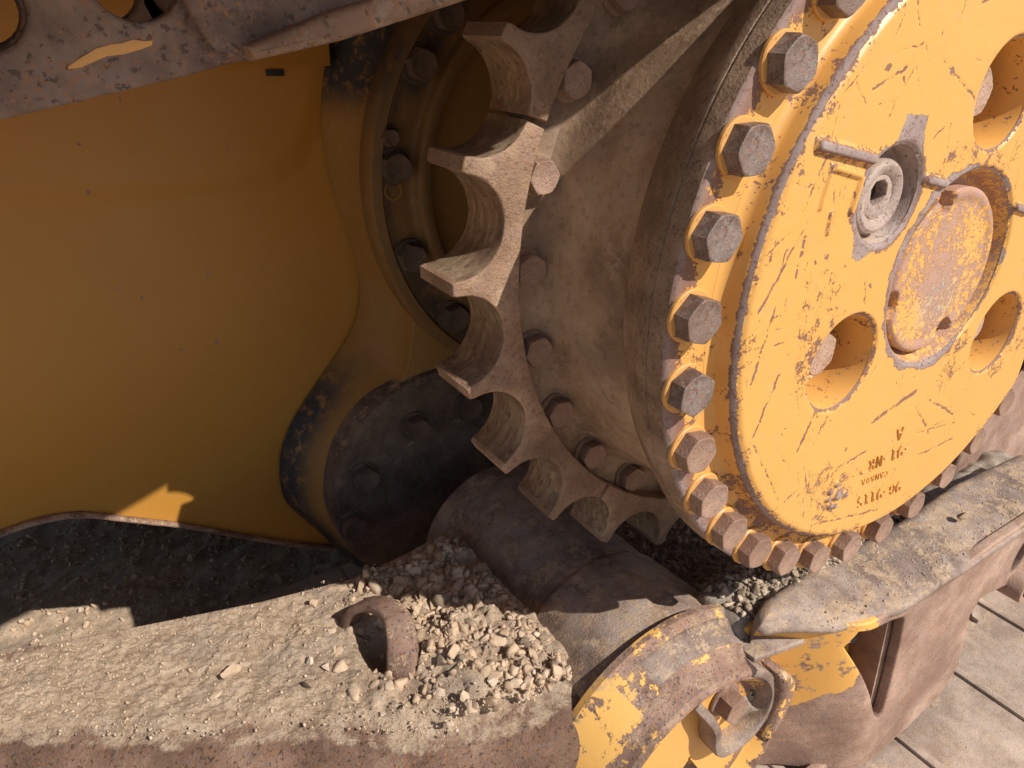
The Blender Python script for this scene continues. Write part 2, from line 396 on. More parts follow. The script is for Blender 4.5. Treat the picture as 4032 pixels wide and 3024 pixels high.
SCR = [((-.262, .079), (-.264, .043), .0016), ((-.009, -.137), (-.083, -.155), .0030), ((-.114, -.197), (-.082, -.193), .0015), ((-.285, .02), (-.300, -.05), .0016),
       ((-.305, .02), (-.262, .09), .0013), ((-.262, -.05), (-.285, -.11), .0014), ((-.20, -.01), (-.185, -.045), .0012), ((-.28, -.12), (-.225, -.205), .0012),
       ((-.19, .275), (-.165, .236), .0011), ((-.08, .25), (-.02, .285), .0017), ((-.12, .21), (-.05, .175), .0010), ((-.21, .19), (-.17, .205), .0012),
       ((.03, -.16), (.10, -.20), .0012), ((.02, -.20), (.11, -.215), .0012), ((-.16, -.23), (-.10, -.28), .0012), ((-.19, -.10), (-.21, -.15), .0014),
       ((-.155, -.265), (-.02, -.298), .0014), ((.04, -.24), (.12, -.24), .0012), ((.0, -.16), (.05, -.21), .0010), ((-.25, .15), (-.27, .10), .0010)]
for i in range(230):
    a = rs.rand()*2*math.pi; rr = .31*math.sqrt(rs.rand()); cx, cz = rr*math.cos(a), rr*math.sin(a)
    th = R(rs.choice([-75, -60, -25, 15, -100, 40])+rs.randn()*14); L = .004+.022*rs.rand()**2
    SCR.append(((cx-L*math.cos(th), cz-L*math.sin(th)), (cx+L*math.cos(th), cz+L*math.sin(th)), .0003+.0004*rs.rand()**2))
DABS = [(-.196, .205, .007), (-.17, .196, .006), (-.122, -.177, .004), (-.181, .143, .006), (-.226, .055, .006), (-.24, .05, .005), (-.13, .23, .005), (-.15, .015, .004),
        (-.235, -.02, .007), (-.09, .155, .004), (-.20, -.125, .004), (-.10, .20, .006), (-.24, .17, .004)]
LET = []   # one entry per raised letter
EMB = []   # raised casting marks: (kind, data, half width, height)
def stroke(pts, wd, h): EMB.append((pts, wd, h))
FONT = {'9': [[(.9, .35), (.8, 1), (.2, 1), (.1, .6), (.5, .45), (.9, .6)], [(.9, .7), (.85, .3), (.5, 0), (.15, .1)]], 'G': [[(.9, .8), (.5, 1), (.1, .7), (.1, .3), (.5, 0), (.9, .2), (.9, .5), (.55, .5)]],
        '-': [[(.15, .5), (.85, .5)]], '1': [[(.3, .8), (.55, 1), (.55, 0)], [(.3, 0), (.8, 0)]], '5': [[(.85, 1), (.2, 1), (.2, .55), (.6, .6), (.9, .3), (.6, 0), (.1, .05)]],
        'A': [[(.1, 0), (.5, 1), (.9, 0)], [(.25, .4), (.75, .4)]], 'R': [[(.15, 0), (.15, 1), (.7, 1), (.8, .75), (.6, .5), (.15, .5)], [(.5, .5), (.9, 0)]], 'N': [[(.1, 0), (.1, 1), (.9, 0), (.9, 1)]],
        'C': [[(.9, .85), (.5, 1), (.1, .6), (.1, .3), (.5, 0), (.9, .15)]], 'D': [[(.15, 0), (.15, 1), (.6, .95), (.9, .5), (.6, .05), (.15, 0)]], 'U': [[(.1, 1), (.15, .2), (.5, 0), (.85, .2), (.9, 1)]]}
def write(s, start, adv, upv, wd, h):
    """s written from start (hub XZ) with advance vector per letter and height vector"""
    for i, ch in enumerate(s):
        if ch in FONT:
            LET.append([])
            for pl in FONT[ch]:
                LET[-1].append(([(start[0]+adv[0]*(i+p[0]*.74)+upv[0]*p[1], start[1]+adv[1]*(i+p[0]*.74)+upv[1]*p[1]) for p in pl], wd, h))
# the casting marks stand upside down, as the hub came to rest
write("9G-9115", (.016, -.268), (-.0134, .0014), (.004, -.0155), .0013, .0028)
write("CANADA", (-.022, -.239), (-.0092, .0009), (.002, -.0085), .0008, .0015)
write("-91-NR", (.012, -.2105), (-.0142, .0002), (.003, -.0155), .0013, .0028)
write("A", (-.014, -.181), (-.018, .0), (.003, -.017), .0015, .0028)
LET.append([([(-.062, -.2225), (-.070, -.2250), (-.077, -.2240), (-.082, -.2200)], .0014, .0022)])
LET.append([([(-.010, -.240), (-.004, -.245), (-.010, -.254), (-.024, -.257)], .0008, .0010)])
for (x, z, r_) in ((-.126, -.221, .0042), (-.134, -.228, .0042), (-.118, -.237, .0090), (-.103, -.243, .0042), (-.136, -.237, .0044), (-.128, -.250, .0040), (-.120, -.252, .0040)):
    stroke([(x-.0002, z), (x+.0002, z)], r_, .0035)
stroke([(-.266, .152), (-.193, .135)], .0052, .0060); stroke([(-.098, .108), (-.068, .101)], .0048, .0050); stroke([(.092, .059), (.118, .052)], .0048, .0050)
stroke([(-.244, .133), (-.203, .122)], .0030, .0030); stroke([(-.244, .133), (-.250, .100)], .0018, .0026); stroke([(-.201, .120), (-.206, .092)], .0028, .0036)
stroke([(-.228, .119), (-.225, .106)], .0015, .0025); stroke([(-.246, .091), (-.224, .104)], .0014, .0024); stroke([(-.221, .097), (-.214, .085)], .0016, .0024); stroke([(-.233, .093), (-.233, .077)], .0020, .0026)
def disc_relief(X, Z):
    h = np.zeros(X.shape); wear_shade = np.zeros(X.shape)
    for pts, wd, hh in EMB:
        if wd < .00175: continue
        d = np.full(X.shape, 9.0)
        for a, b in zip(pts, pts[1:]): d = np.minimum(d, seg_dist(X, Z, a, b)[0])
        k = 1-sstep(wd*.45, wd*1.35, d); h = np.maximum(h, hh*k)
        edge = np.exp(-((d-wd*1.15)/(wd*.45+.0005))**2); wear_shade = np.maximum(wear_shade, edge*.36)  # dark outline round raised marks: edge wear plus painted relief shading
        if wd > .0038: wear_shade = np.maximum(wear_shade, .75*k)
    return h, wear_shade
def disc_mesh():
    g = .0014; n = int(2*RD/g)+2; ax = (np.arange(n)-n/2+.5)*g
    X, Z = np.meshgrid(ax, ax, indexing='xy')
    # snap to circles
    cuts = [((0, 0), RD-.002)]+CUTS
    for (c, rr) in cuts:
        dx, dz = X-c[0], Z-c[1]; r = np.hypot(dx, dz)+1e-9; m = np.abs(r-rr) < .72*g
        X = np.where(m, c[0]+dx/r*rr, X); Z = np.where(m, c[1]+dz/r*rr, Z)
    keep = np.hypot(X, Z) <= RD-.002+1e-6
    for (c, rr) in CUTS: keep &= np.hypot(X-c[0], Z-c[1]) >= rr-1e-6
    keep &= (X < .25)
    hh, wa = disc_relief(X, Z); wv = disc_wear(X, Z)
    WX = X+.0040*(fbm(X*110, Z*110, 3, 41)-.5); WZ = Z+.0040*(fbm(X*110, Z*110, 3, 42)-.5)
    for a, b, wd in SCR:
        d, t = seg_dist(WX, WZ, a, b); k = (1-sstep(wd*.5, wd*1.5+.0006, d))*sstep(.25, .55, vnoise(t*14+a[0]*900, t*0+b[1]*70, 3)+.25)
        wv = np.maximum(wv, .47*k); hh -= .0002*k
    for x, z, rr in DABS:
        d = np.hypot((X-x)*1.3+.4*(Z-z), Z-z)+.008*(fbm(X*130, Z*130, 3, 3)-.5); wv = np.maximum(wv, .55*(1-sstep(rr*.2, rr, d)))
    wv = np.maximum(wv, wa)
    r = np.hypot(X, Z)
    Y = DY-hh+.0012*(fbm(X*12, Z*12, 3, 77)-.5)+.0004*(fbm(X*90, Z*90, 3, 78)-.5)+.004*sstep(RD-.010, RD, r)**2
    for (c, rr) in CUTS:
        d = np.hypot(X-c[0], Z-c[1])-rr; Y = Y+.0030*(1-sstep(0, .004, d))
    idx = -np.ones(X.shape, int); idx[keep] = np.arange(keep.sum())
    V = np.stack([X[keep], Y[keep], Z[keep]], -1)
    a, b, c_, d_ = idx[:-1, :-1], idx[:-1, 1:], idx[1:, 1:], idx[1:, :-1]
    ok = (a >= 0) & (b >= 0) & (c_ >= 0) & (d_ >= 0)
    F = np.stack([a[ok], b[ok], c_[ok], d_[ok]], -1)
    me = bpy.data.meshes.new("disc"); me.vertices.add(len(V)); me.vertices.foreach_set('co', V.ravel())
    me.loops.add(F.size); me.loops.foreach_set('vertex_index', F.ravel().astype(np.int32))
    me.polygons.add(len(F)); me.polygons.foreach_set('loop_start', np.arange(0, F.size, 4, dtype=np.int32)); me.polygons.foreach_set('loop_total', np.full(len(F), 4, np.int32))
    me.update(); me.validate(); me.polygons.foreach_set('use_smooth', [True]*len(me.polygons))
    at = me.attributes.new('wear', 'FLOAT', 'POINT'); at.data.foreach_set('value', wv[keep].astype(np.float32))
    return me
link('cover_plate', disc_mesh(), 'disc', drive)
for grp in LET:
    bm = bmesh.new()
    for pts, wd, hh in grp:
        me = sweep([(p[0], DY+.0001, p[1]) for p in pts], wd, hh*.8, seg=8, up=Vector((0, 1, 0))); bm.from_mesh(me); bpy.data.meshes.remove(me)
    link('cast_letter', from_bm(bm), 'marks', drive)
# rounded edge of the cover and the bolted flange round it
def fl_wear(r, y, t):
    e = .35+.25*vnoise(np.array(t*40), np.array(r*90), 4)
    out = max(0, (r-.352)/.03)*.62*(1 if (math.degrees(t) % 360) < 190 else 1.25)
    k = abs(((t-2.5173)/(2*math.pi/33)+.5) % 1-.5)*2      # 0 at a bolt, 1 between
    ring = .80*max(0, 1-abs(r-.360)/.030)*max(0, 1-k*1.15)
    low = .30*max(0, -math.sin(t))
    inner = .45*max(0, 1-abs(r-.331)/.008) if r < .345 else 0
    return float(min(1, max(out+.1, ring+low*.7, inner)))
prof = [(RD-.0022, DY+.0030), (RD+.0005, DY+.006), (RD+.002, DY+.010)]+[(.3245+.0115*(1-math.cos(u)), .0165-.012*(1-math.sin(u))) for u in np.linspace(.3, 1.57, 6)]
link('cover_edge', lathe_me(prof, seg=264, attr=lambda r, y, t: .75 if r < RD+.0008 else (.35*float(vnoise(np.array(t*30), np.array(r*40), 9)) + (.25 if math.sin(t) < -.5 else 0))), 'disc', drive)
prof = [(.334+i*.0055, .0175+.0006*(i % 2)) for i in range(9)]
prof = [(.3358, .0166), (.340, .018), (.346, .018), (.351, .018), (.356, .018), (.361, .018), (.366, .018), (.371, .018), (.376, .018), (.379, .0195), (.3805, .022)]
link('cover_flange', lathe_me(prof, seg=528, attr=fl_wear), 'flange', drive)
link('rim', lathe_me([(.3805, .022), (.3812, .030), (.3815, .0395), (.3800, .0405), (.3800, .0420), (.3815, .043), (.3812, .050), (.3790, .057), (.3720, .073), (.3640, .090), (.3615, .095), (.3580, .100), (.350, .103)], seg=200), 'rim', drive)
link('drum', lathe_me([(.350, .103), (.3455, .107), (.3455, .116), (.350, .16), (.3545, .205), (.358, .222), (.363, .232), (.367, .236)], seg=200), 'drum', drive)
link('sprocket_flange', lathe_me([(.366, .236), (.372, .2375), (.412, .238), (.4125, .262), (.30, .262)], seg=200), 'drum', drive)
fb = hexbolt(.0215, .0160, .0238, .0040); fbr = hexbolt(.0205, .0155, .0232, .0040)
for k in range(33):
    a = 2.5173+(k-4)*2*math.pi/33; deg = math.degrees(a) % 360
    low = 190 < deg < 345
    put_bolt(drive, (.3600*math.cos(a), .0185, .3600*math.sin(a)), rnd.uniform(0, 1.05), fb if not low else fbr, ('bolt', 'washer') if not low else ('boltrust', 'washer'), 'cover_bolt', 'washer')
sb = hexbolt(.0185, .0140, .0215, .004)
for k in range(25):
    a = R(164.8)+k*2*math.pi/25
    put_bolt(drive, (.380*math.cos(a), .2375, .380*math.sin(a)), rnd.uniform(0, 1.05), sb, ('boltrust', 'drum'), 'sprocket_bolt', 'washer')
# counterbored holes with a bolt head deep inside
for (c, rr) in HOLES:
    link('counterbore', lathe_me([(rr+.0008, DY+.0028), (rr-.001, DY+.007), (rr-.003, DY+.030), (rr-.004, DY+.046), (rr-.010, DY+.052), (0.002, DY+.052)], c=c, seg=72,
         attr=lambda r, y, t: .35*float(vnoise(np.array(t*9), np.array(y*200), 4))+(.35 if y > DY+.05 else 0)), 'disc', drive)
    hb = hexbolt(.0255, .022, .031, .004)
    put_bolt(drive, (c[0], DY+.052, c[1]), rnd.random(), hb, ('bolthole', 'bolthole'), 'recessed_bolt', 'washer')
c, rr = PLUG
link('plug_recess', lathe_me([(rr+.0008, DY+.0028), (rr-.0015, DY+.007), (rr-.004, DY+.020), (rr-.009, DY+.024), (.010, DY+.024)], c=c, seg=64), 'plug', drive)
pg = link('fill_plug', lathe_me([(.0335, DY+.023), (.0340, DY+.011), (.0325, DY+.0075), (.0290, DY+.006), (.0225, DY+.0075), (.0200, DY+.0100), (.0195, DY+.0225)], c=(c[0]-.003, c[1]-.003), seg=64), 'plug', drive)
link('square_socket', slab([(c[0]-.003+.0200*math.cos(t), c[1]-.003+.0200*math.sin(t)) for t in np.linspace(0, 6.28, 40)[:-1]], DY+.0095, DY+.022, .001,
     [chaikin([(c[0]-.017, c[1]+.011), (c[0]+.006, c[1]+.013), (c[0]+.010, c[1]-.007), (c[0]-.013, c[1]-.012)], 1)]), 'plug', pg)
c, rr = CAP
link('cap_recess', lathe_me([(rr+.0008, DY+.0028), (rr-.002, DY+.006), (rr-.005, DY+.018), (rr-.009, DY+.0235), (rr-.04, DY+.0235), (.003, DY+.0235)], c=c, seg=128), 'cap', drive)
def cap_mesh():
    c0 = (-.007, .000); Rn = .0895; nr, na = 60, 180; V = []; W = []; S = []
    notch = [(-.028, .079), (-.083, -.020), (.036, -.074)]
    for i in range(nr+1):
        for j in range(na):
            r = Rn*min(1, i/(nr-3)) if i else .0004; t = 2*math.pi*j/na; x, z = r*math.cos(t), r*math.sin(t)
            y = DY+.0075+.0015*float(fbm(np.array(x*25), np.array(z*25), 3, 5))-.0022*float(sstep(.074, .083, np.array(r)))+.003*float(sstep(.086, .0895, np.array(r)))
            if i > nr-3: y = DY+.0075+.003+.006*(i-(nr-3))
            for (nx, nz) in notch:
                d = math.hypot((x-nx)*1.0, (z-nz)*.75)
                if d < .0125 and i <= nr-3: y += .013*(1-float(sstep(.0085, .0122, np.array(d))))
            V.append((c0[0]+x, y, c0[1]+z))
            W.append((.10*float(sstep(.07, .089, np.array(r))))+.14*math.exp(-((x-.0)**2+(z-.0)**2)/.002)-.16*math.exp(-((x+.035)**2+(z+.045)**2)/.0009)-.12*math.exp(-((x-.045)**2+(z-.03)**2)/.0006))
            S.append(math.exp(-((x-.008)**2+(z+.028)**2)/.0009))
    F = [(i*na+j, (i+1)*na+j, (i+1)*na+(j+1) % na, i*na+(j+1) % na) for i in range(nr) for j in range(na)]
    return mk(V, F, sharp=45, attrs={'wear': W, 'stain': S})
link('centre_cap', cap_mesh(), 'cap', drive)

# sprocket: five bolt-on segments, five teeth each
def sprocket_segment():
    pts = []; rc = .472; pr = .0510; da = 2*math.pi/25; a_start = 0
    # outline runs from the split in the first pocket to the split in the sixth
    gap = .0035/.42
    for k in range(6):
        pc = k*da; cx, cz = rc*math.cos(pc), rc*math.sin(pc)
        # pocket arc: direction pointing to axis is angle pc+pi
        lo, hi = -86, 86
        if k == 0: lo = 2.5
        if k == 5: hi = -2.5
        for u in np.linspace(lo, hi, 18 if k in (0, 5) else 34):
            th = pc+math.pi-R(u); pts.append((cx+pr*math.cos(th), cz+pr*math.sin(th)))
        if k < 5:
            for dd, rr in ((-.0175, .4735), (-.0150, .4765), (.0150, .4765), (.0175, .4735)):
                a = pc+da/2+dd*.9; pts.append((rr*math.cos(a), rr*math.sin(a)))
    pts2 = []
    for p in pts:
        if not pts2 or math.hypot(p[0]-pts2[-1][0], p[1]-pts2[-1][1]) > .0008: pts2.append(p)
    for a in np.linspace(5*da-gap, gap, 40): pts2.append((.3985*math.cos(a), .3985*math.sin(a)))
    return pts2
seg0 = slab(sprocket_segment(), .216, .291, .0028, bres=2)
# pockets get the polished material
seg0.materials.append(M['segment']); seg0.materials.append(M['pocket'])
mi = []
for p in seg0.polygons:
    n = p.normal; c0 = p.center; r = math.hypot(c0.x, c0.z); rad = (n.x*c0.x+n.z*c0.z)/max(r, 1e-6)
    mi.append(1 if abs(n.y) < .3 and r > .412 and r < .471 else 0)
seg0.polygons.foreach_set('material_index', mi)
for k in range(5):
    link('sprocket_segment', seg0, None, drive, loc=(0, 0, 0), rot=(0, -(R(158.0)+k*2*math.pi/5), 0))

# ================================================================ BULLDOZER BODY behind
hull = root('bulldozer_body', 'shaded yellow bulldozer side panel with cast drive case behind the sprocket', 'bulldozer body', (-.6, .92, -.85))
def grid_sheet(x0, x1, z0, z1, nx, nz, yf, attrs=None):
    X, Z = np.meshgrid(np.linspace(x0, x1, nx), np.linspace(z0, z1, nz)); Y = yf(X, Z)
    V = np.stack([X.ravel(), Y.ravel(), Z.ravel()], -1); F = [(j*nx+i, j*nx+i+1, (j+1)*nx+i+1, (j+1)*nx+i) for j in range(nz-1) for i in range(nx-1)]
    return mk(V, F, sharp=0, attrs={k: f(X, Z).ravel() for k, f in (attrs or {}).items()})
def hull_wear(X, Z):
    wv = np.zeros(X.shape)
    for i in range(34):
        x, z = -1.1+rs.rand()*.9, -.7+rs.rand()*.95
        wv = np.maximum(wv, 1.0*(1-sstep(.0015, .006, np.hypot(X-x, (Z-z)*.6))))
    return np.maximum(wv, .35*(1-sstep(0, .03, Z+.53-.05*np.sin(X*9))))
bot = [(-1.9, -.522), (-1.133, -.511), (-.983, -.495), (-.923, -.491), (-.868, -.501), (-.792, -.547), (-.723, -.585), (-.603, -.669), (-.481, -.746), (-.323, -.818), (.6, -.847)]  # panel, strip and case foot outlines scaled about the camera to a nearer depth
link('shade_shelf', slab([(-1.9, .40), (.3, .40), (.3, .86), (-1.9, .86)], .450, .465, .003, plane='XY'), 'hull', hull)  # unseen shelf, added to keep sun off the upper side panel
bpo = link('belly_shade_plate', grid_sheet(-1.9, .6, 0, 1, 120, 12, lambda X, Z: .84+Z*1.9), 'dark', hull)  # unseen underside, added to block sky light and darken the space below
bp = bpo.data
for v in bp.vertices: v.co.z = float(np.interp(v.co.x, [p[0] for p in bot], [p[1] for p in bot]))+.004
link('panel_lip', sweep([(x, .833, z+.004) for x, z in chaikin(bot, 2, False)], .004, .009, seg=10, up=Vector((0, 1, 0))), 'rust', hull)
up_l = [(-1.9, .016), (-.845, .016), (-.705, .007), (-.571, .004), (-.513, .006), (-.466, .014), (-.432, .032), (-.407, .064), (-.386, .107), (-.37, .154), (-.361, .23), (-.361, 1.2)]
def crease(X, Z):
    d = np.full(X.shape, 9.0)
    for a_, b_ in zip(up_l, up_l[1:]): d = np.minimum(d, seg_dist(X, Z, a_, b_)[0])
    sg = np.where(poly_mask(X, Z, up_l+[(-1.9, 1.2)]), 1, -1)
    return -.007*sstep(-.020, .026, d*sg)
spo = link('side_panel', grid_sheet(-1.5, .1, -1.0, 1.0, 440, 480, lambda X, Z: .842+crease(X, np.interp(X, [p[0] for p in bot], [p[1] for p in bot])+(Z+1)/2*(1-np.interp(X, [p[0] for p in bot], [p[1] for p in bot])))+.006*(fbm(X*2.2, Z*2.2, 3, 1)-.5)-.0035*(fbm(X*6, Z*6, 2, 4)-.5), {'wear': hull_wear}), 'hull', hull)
sp = spo.data
for v in sp.vertices:
    zb = float(np.interp(v.co.x, [p[0] for p in bot], [p[1] for p in bot]))
    v.co.z = zb+(v.co.z+1.0)/2.0*(1.0-zb)
up_o = [(-1.848, .016), (-.845, .016), (-.705, .007), (-.571, .004), (-.513, .006), (-.466, .014), (-.432, .032), (-.407, .064), (-.386, .107), (-.37, .154), (-.361, .23), (-.361, .964), (-1.848, .964)]
link('cover_strip', slab(chaikin([(-1.181, .183), (-.372, .175), (-.370, .179), (-.367, .297), (-1.181, .297)], 1), .797, .829, .003), 'hull', hull)
link('black_sticker', slab([(-.463, .172), (-.435, .171), (-.435, .162), (-.463, .163)], .8288, .8303, .0003), 'label', hull)
# cast drive case: lofted from its foot on the side panel to the round flange and the pivot housing
foot = [(-.323, .307), (-.347, .202), (-.367, .136), (-.374, .066), (-.363, -.026), (-.345, -.092), (-.332, -.17), (-.334, -.214), (-.349, -.265), (-.391, -.321), (-.452, -.382), (-.504, -.446),
        (-.529, -.509), (-.533, -.593), (-.511, -.635), (-.463, -.713), (-.429, -.788), (-.38, -.847), (.2, -.85), (.45, -.3), (.45, .2), (.2, .42), (-.15, .42)]
front = []
for x, z in foot:
    if z > -.24:
        a = math.atan2(z, x); q = (.352*math.cos(a), .352*math.sin(a))
        if x > 0: q = (x*.9, z*.9)
    else:
        a = math.atan2(z+.55, x+.27); q = (-.27+.215*math.cos(a), -.55+.215*math.sin(a))
        if x > 0: q = (x, z)
    front.append(q)
def loft(A, B, y0, y1, rings=10, sub=2):
    A = chaikin(A, sub); B = chaikin(B, sub); n = len(A); V = []; F = []; S = []
    for i in range(rings+1):
        s = i/rings; k = s*s*(3-2*s)
        flare = (1-s)**3*.02
        for (a, b) in zip(A, B):
            x = a[0]*(1-k)+b[0]*k; z = a[1]*(1-k)+b[1]*k
            V.append((x-flare*.6, y0*(1-s)+y1*s, z))
            S.append(max(0, min(1, (-.30-z)/.08))*(1 if x < -.30 else 0)*min(1, 1.9*max(0, 1-i/rings/.62)) + (max(0, min(1, (z-.10)/.05)) if x < -.2 else 0)*1.1)
    for i in range(rings):
        for j in range(n): F.append((i*n+j, i*n+(j+1) % n, (i+1)*n+(j+1) % n, (i+1)*n+j))
    return mk(V, F, sharp=60, attrs={'stain': S})
link('drive_case', loft(foot, front, .834, .700, 14), 'case', hull)
link('case_front', slab(chaikin(front, 2), .699, .712, .003), 'case', hull)
def ring(name, prof, c, mat, seg=160):
    me = lathe_me(prof, c=c, seg=seg, attr=lambda r, y, t: 0.0)
    st = me.attributes.new('stain', 'FLOAT', 'POINT')
    vals = []
    for v in me.vertices:
        r = math.hypot(v.co.x-c[0], v.co.z-c[1]); a = math.degrees(math.atan2(v.co.z, v.co.x)) % 360
        s = 0
        if .320 < r < .356: s = max(0, 1-abs(r-.352)/.012)*.8
        for ba in (140, 151, 171, 197, 214): s = max(s, 1.1*math.exp(-((a-ba-1)/3.2)**2)*math.exp(-((r-.335)/.02)**2))
        if r > .362: s = max(s, .9*max(0, 1-abs(a-150)/17))
        if a > 192: s = max(s, .75*math.exp(-((r-.336)/.018)**2))
        vals.append(s)
    st.data.foreach_set('value', vals); return link(name, me, 'casering', hull)
ring('case_flange', [(.330, .712), (.374, .708), (.379, .700), (.380, .680), (.379, .664), (.3755, .658), (.361, .6560), (.3585, .6590), (.357, .6630), (.350, .6635), (.342, .6635), (.334, .6635), (.326, .6635), (.318, .6635), (.312, .6635), (.307, .660)], (0, 0), 'case')
ring('inner_ring', [(.307, .660), (.303, .650), (.298, .647), (.288, .647), (.282, .651), (.279, .680), (.277, .725), (.05, .728)], (0, 0), 'case')
cb = hexbolt(.0235, .021, .0285, .0045); cs = hexbolt(.0135, .015, .017, .003)
for x_, z_, me_ in [(-0.288, 0.182, cb), (-0.241, 0.247, cb), (-0.339, 0.042, cb), (-0.322, -0.099, cb), (-0.248, -0.217, cb), (-0.343, 0.085, cs)]:
    put_bolt(hull, (x_, .6635, z_), rnd.random(), me_, ('dark', 'dark'), 'case_bolt', 'washer')
link('threaded_hole', lathe_me([(.0155, .6640), (.0150, .6620), (.0120, .6620), (.0110, .6640), (.003, .6645)], c=(-0.34, 0.006), seg=24), 'case', hull)
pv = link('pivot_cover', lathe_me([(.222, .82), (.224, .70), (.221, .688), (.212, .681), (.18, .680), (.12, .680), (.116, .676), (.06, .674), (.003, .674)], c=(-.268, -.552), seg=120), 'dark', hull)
for x, z in ((-.327, -.420), (-.216, -.408), (-.430, -.492), (-.462, -.586)):
    put_bolt(hull, (x, .680, z), rnd.random(), cb, ('dark', 'dark'), 'pivot_bolt', 'washer')

# ================================================================ TRACK (chain links and shoes)
track = root('crawler_track', 'rusty crawler track with pierced links overhead and dusty flat shoes below', 'crawler track', (0, .2, -.9))
def link_plate(p0, p1, y0, y1, hgt=.118, holes=True, ends=(True, True)):
    """side link between two pins; rail (the running surface) along its lower rim"""
    d = Vector((p1[0]-p0[0], p1[1]-p0[1])); L = d.length; d.normalize(); nrm = Vector((-d.y, d.x))
    def P(u, v): q = Vector(p0)+d*u+nrm*v; return (q.x, q.y)
    rail = -.052
    o = [P(-.030, -.046), P(-.010, rail), P(L+.004, rail), P(L+.022, -.040), P(L+.034, -.010), P(L+.032, .020), P(L+.012, hgt+rail), P(.01, hgt+rail), P(-.030, .035), P(-.042, .0), P(-.040, -.028)]
    hs = []
    if holes:
        for u in (.062, L-.062):
            hs.append([P(u+.026*math.cos(t), .006+.024*math.sin(t)*(1.25 if math.sin(t) > 0 else 1)) for t in np.linspace(0, 2*math.pi, 25)[:-1]])
    me = slab(chaikin(o, 1), y0, y1, .004, hs)
    rp = [P(-.012, rail+.0005), P(L*.5, rail-.001), P(L+.006, rail+.0005)]
    yc = y0-.006
    rl = slab(chaikin([P(-.020, rail+.017), P(-.018, rail-.001), P(L+.004, rail-.001), P(L+.008, rail+.017)], 1), y0-.018, y1+.016, .005)
    return me, rl, P, L
smear = [(-.761, .214), (-.752, .219), (-.745, .223), (-.729, .2265), (-.718, .229), (-.708, .229), (-.711, .2235), (-.733, .2205), (-.749, .215)]
pins = [(-1.28, .152), (-1.068, .190), (-.858, .229), (-.650, .268), (-.442, .322), (-.240, .392), (-.030, .4335), (.183, .394), (.343, .267), (.428, .073), (.455, -.14), (.500, -.352), (.548, -.562)]
for i in range(len(pins)-1):
    a, b = pins[i], pins[i+1]
    if i > 8: continue
    for (y0, y1) in ((.148+(.010 if i % 2 == 0 else 0), .176+(.010 if i % 2 == 0 else 0)), (.335, .363)):
        me, rl, P, L = link_plate(a, b, y0, y1)
        if i == 2 and y0 < .3:
            me = me.copy(); lk = link('track_link', me, 'link', track)
            link('paint_smear', slab([(x_+.0008*rnd.uniform(-1, 1), z_+.0010*rnd.uniform(-1, 1)) for x_, z_ in chaikin(smear, 1)], y0-.0006, y0+.002, .0003), 'washer', lk)
        else: lk = link('track_link', me, 'link', track); link('rail', rl, 'rail', lk)
bush = lathe_me([(.014, .17), (.030, .175), (.0315, .18), (.0315, .33), (.030, .335), (.014, .34)], seg=32)
for x, z in pins[:10]:
    link('bushing', bush, 'dark', track, loc=(x, 0, z))
def shoe_mesh(L, y0, y1, t=.014):
    """flat shoe in local coordinates: X along the chain, +Z outward, one grouser"""
    pr = [(-.024, .0), (-.012, -.006), (L-.020, -.006), (L-.008, .006), (L+.022, .012), (L+.022, .020), (L-.012, .018), (L-.026, .008), (.030, .008), (.026, .060), (.012, .060), (.006, .008), (-.024, .006)]
    cu = slab(pr, y0, y1, .002); return cu
def add_shoe(a, b, y0, y1, off=.066, mat='shoe', flip=1):
    d = Vector((b[0]-a[0], b[1]-a[1])); L = d.length; ang = math.atan2(d.y, d.x); nrm = Vector((-d.y, d.x)).normalized()*off*flip
    me = shoe_mesh(L, y0, y1); return link('track_shoe', me, mat, track, loc=(a[0]+nrm.x, 0, a[1]+nrm.y), rot=(0, -ang, 0))
SH = [(-.08, .60)]*9+[(.16, .60)]*3
for i in range(len(pins)-1):
    if i in (8, 9, 10, 11): add_shoe(pins[i], pins[i+1], SH[i][0], SH[i][1], off=.092)
    else: add_shoe(pins[i], pins[i+1], *SH[i])
# lower run: shoes lie on the ground, seen from their inner face
pitch = .216
for k in range(-7, 5):
    x = .427+pitch*k
    pr = [(x-.002-pitch, .0), (x-.010, .0), (x-.012, -.012), (x+.004, -.014), (x+.004, -.024), (x-.012-pitch, -.022), (x-.020-pitch, -.012), (x-.018-pitch, -.004)]
    link('track_shoe', slab([(px, -.825+pz) for px, pz in pr], -.46, .86, .0025), 'shoe', track)
    q = box(x-.030, x-.014, -.44, .80, -.826, -.8185, .003); link('shoe_lip', q, 'shoe', track); link('grouser', box(x-.030-pitch*.5, x-.016-pitch*.5, -.45, .85, -.90, -.846, .003), 'shoe', track)

shb = hexbolt(.0125, .010, None)
for k in range(-1, 4):
    for dx in (-.075, -.135):
        for y in (.090, .155, .36, .43):
            link('shoe_bolt', shb[0], 'shoe', track, loc=(.427+pitch*k+dx, y-.06, -.8255), rot=(R(-90), 0, 0))
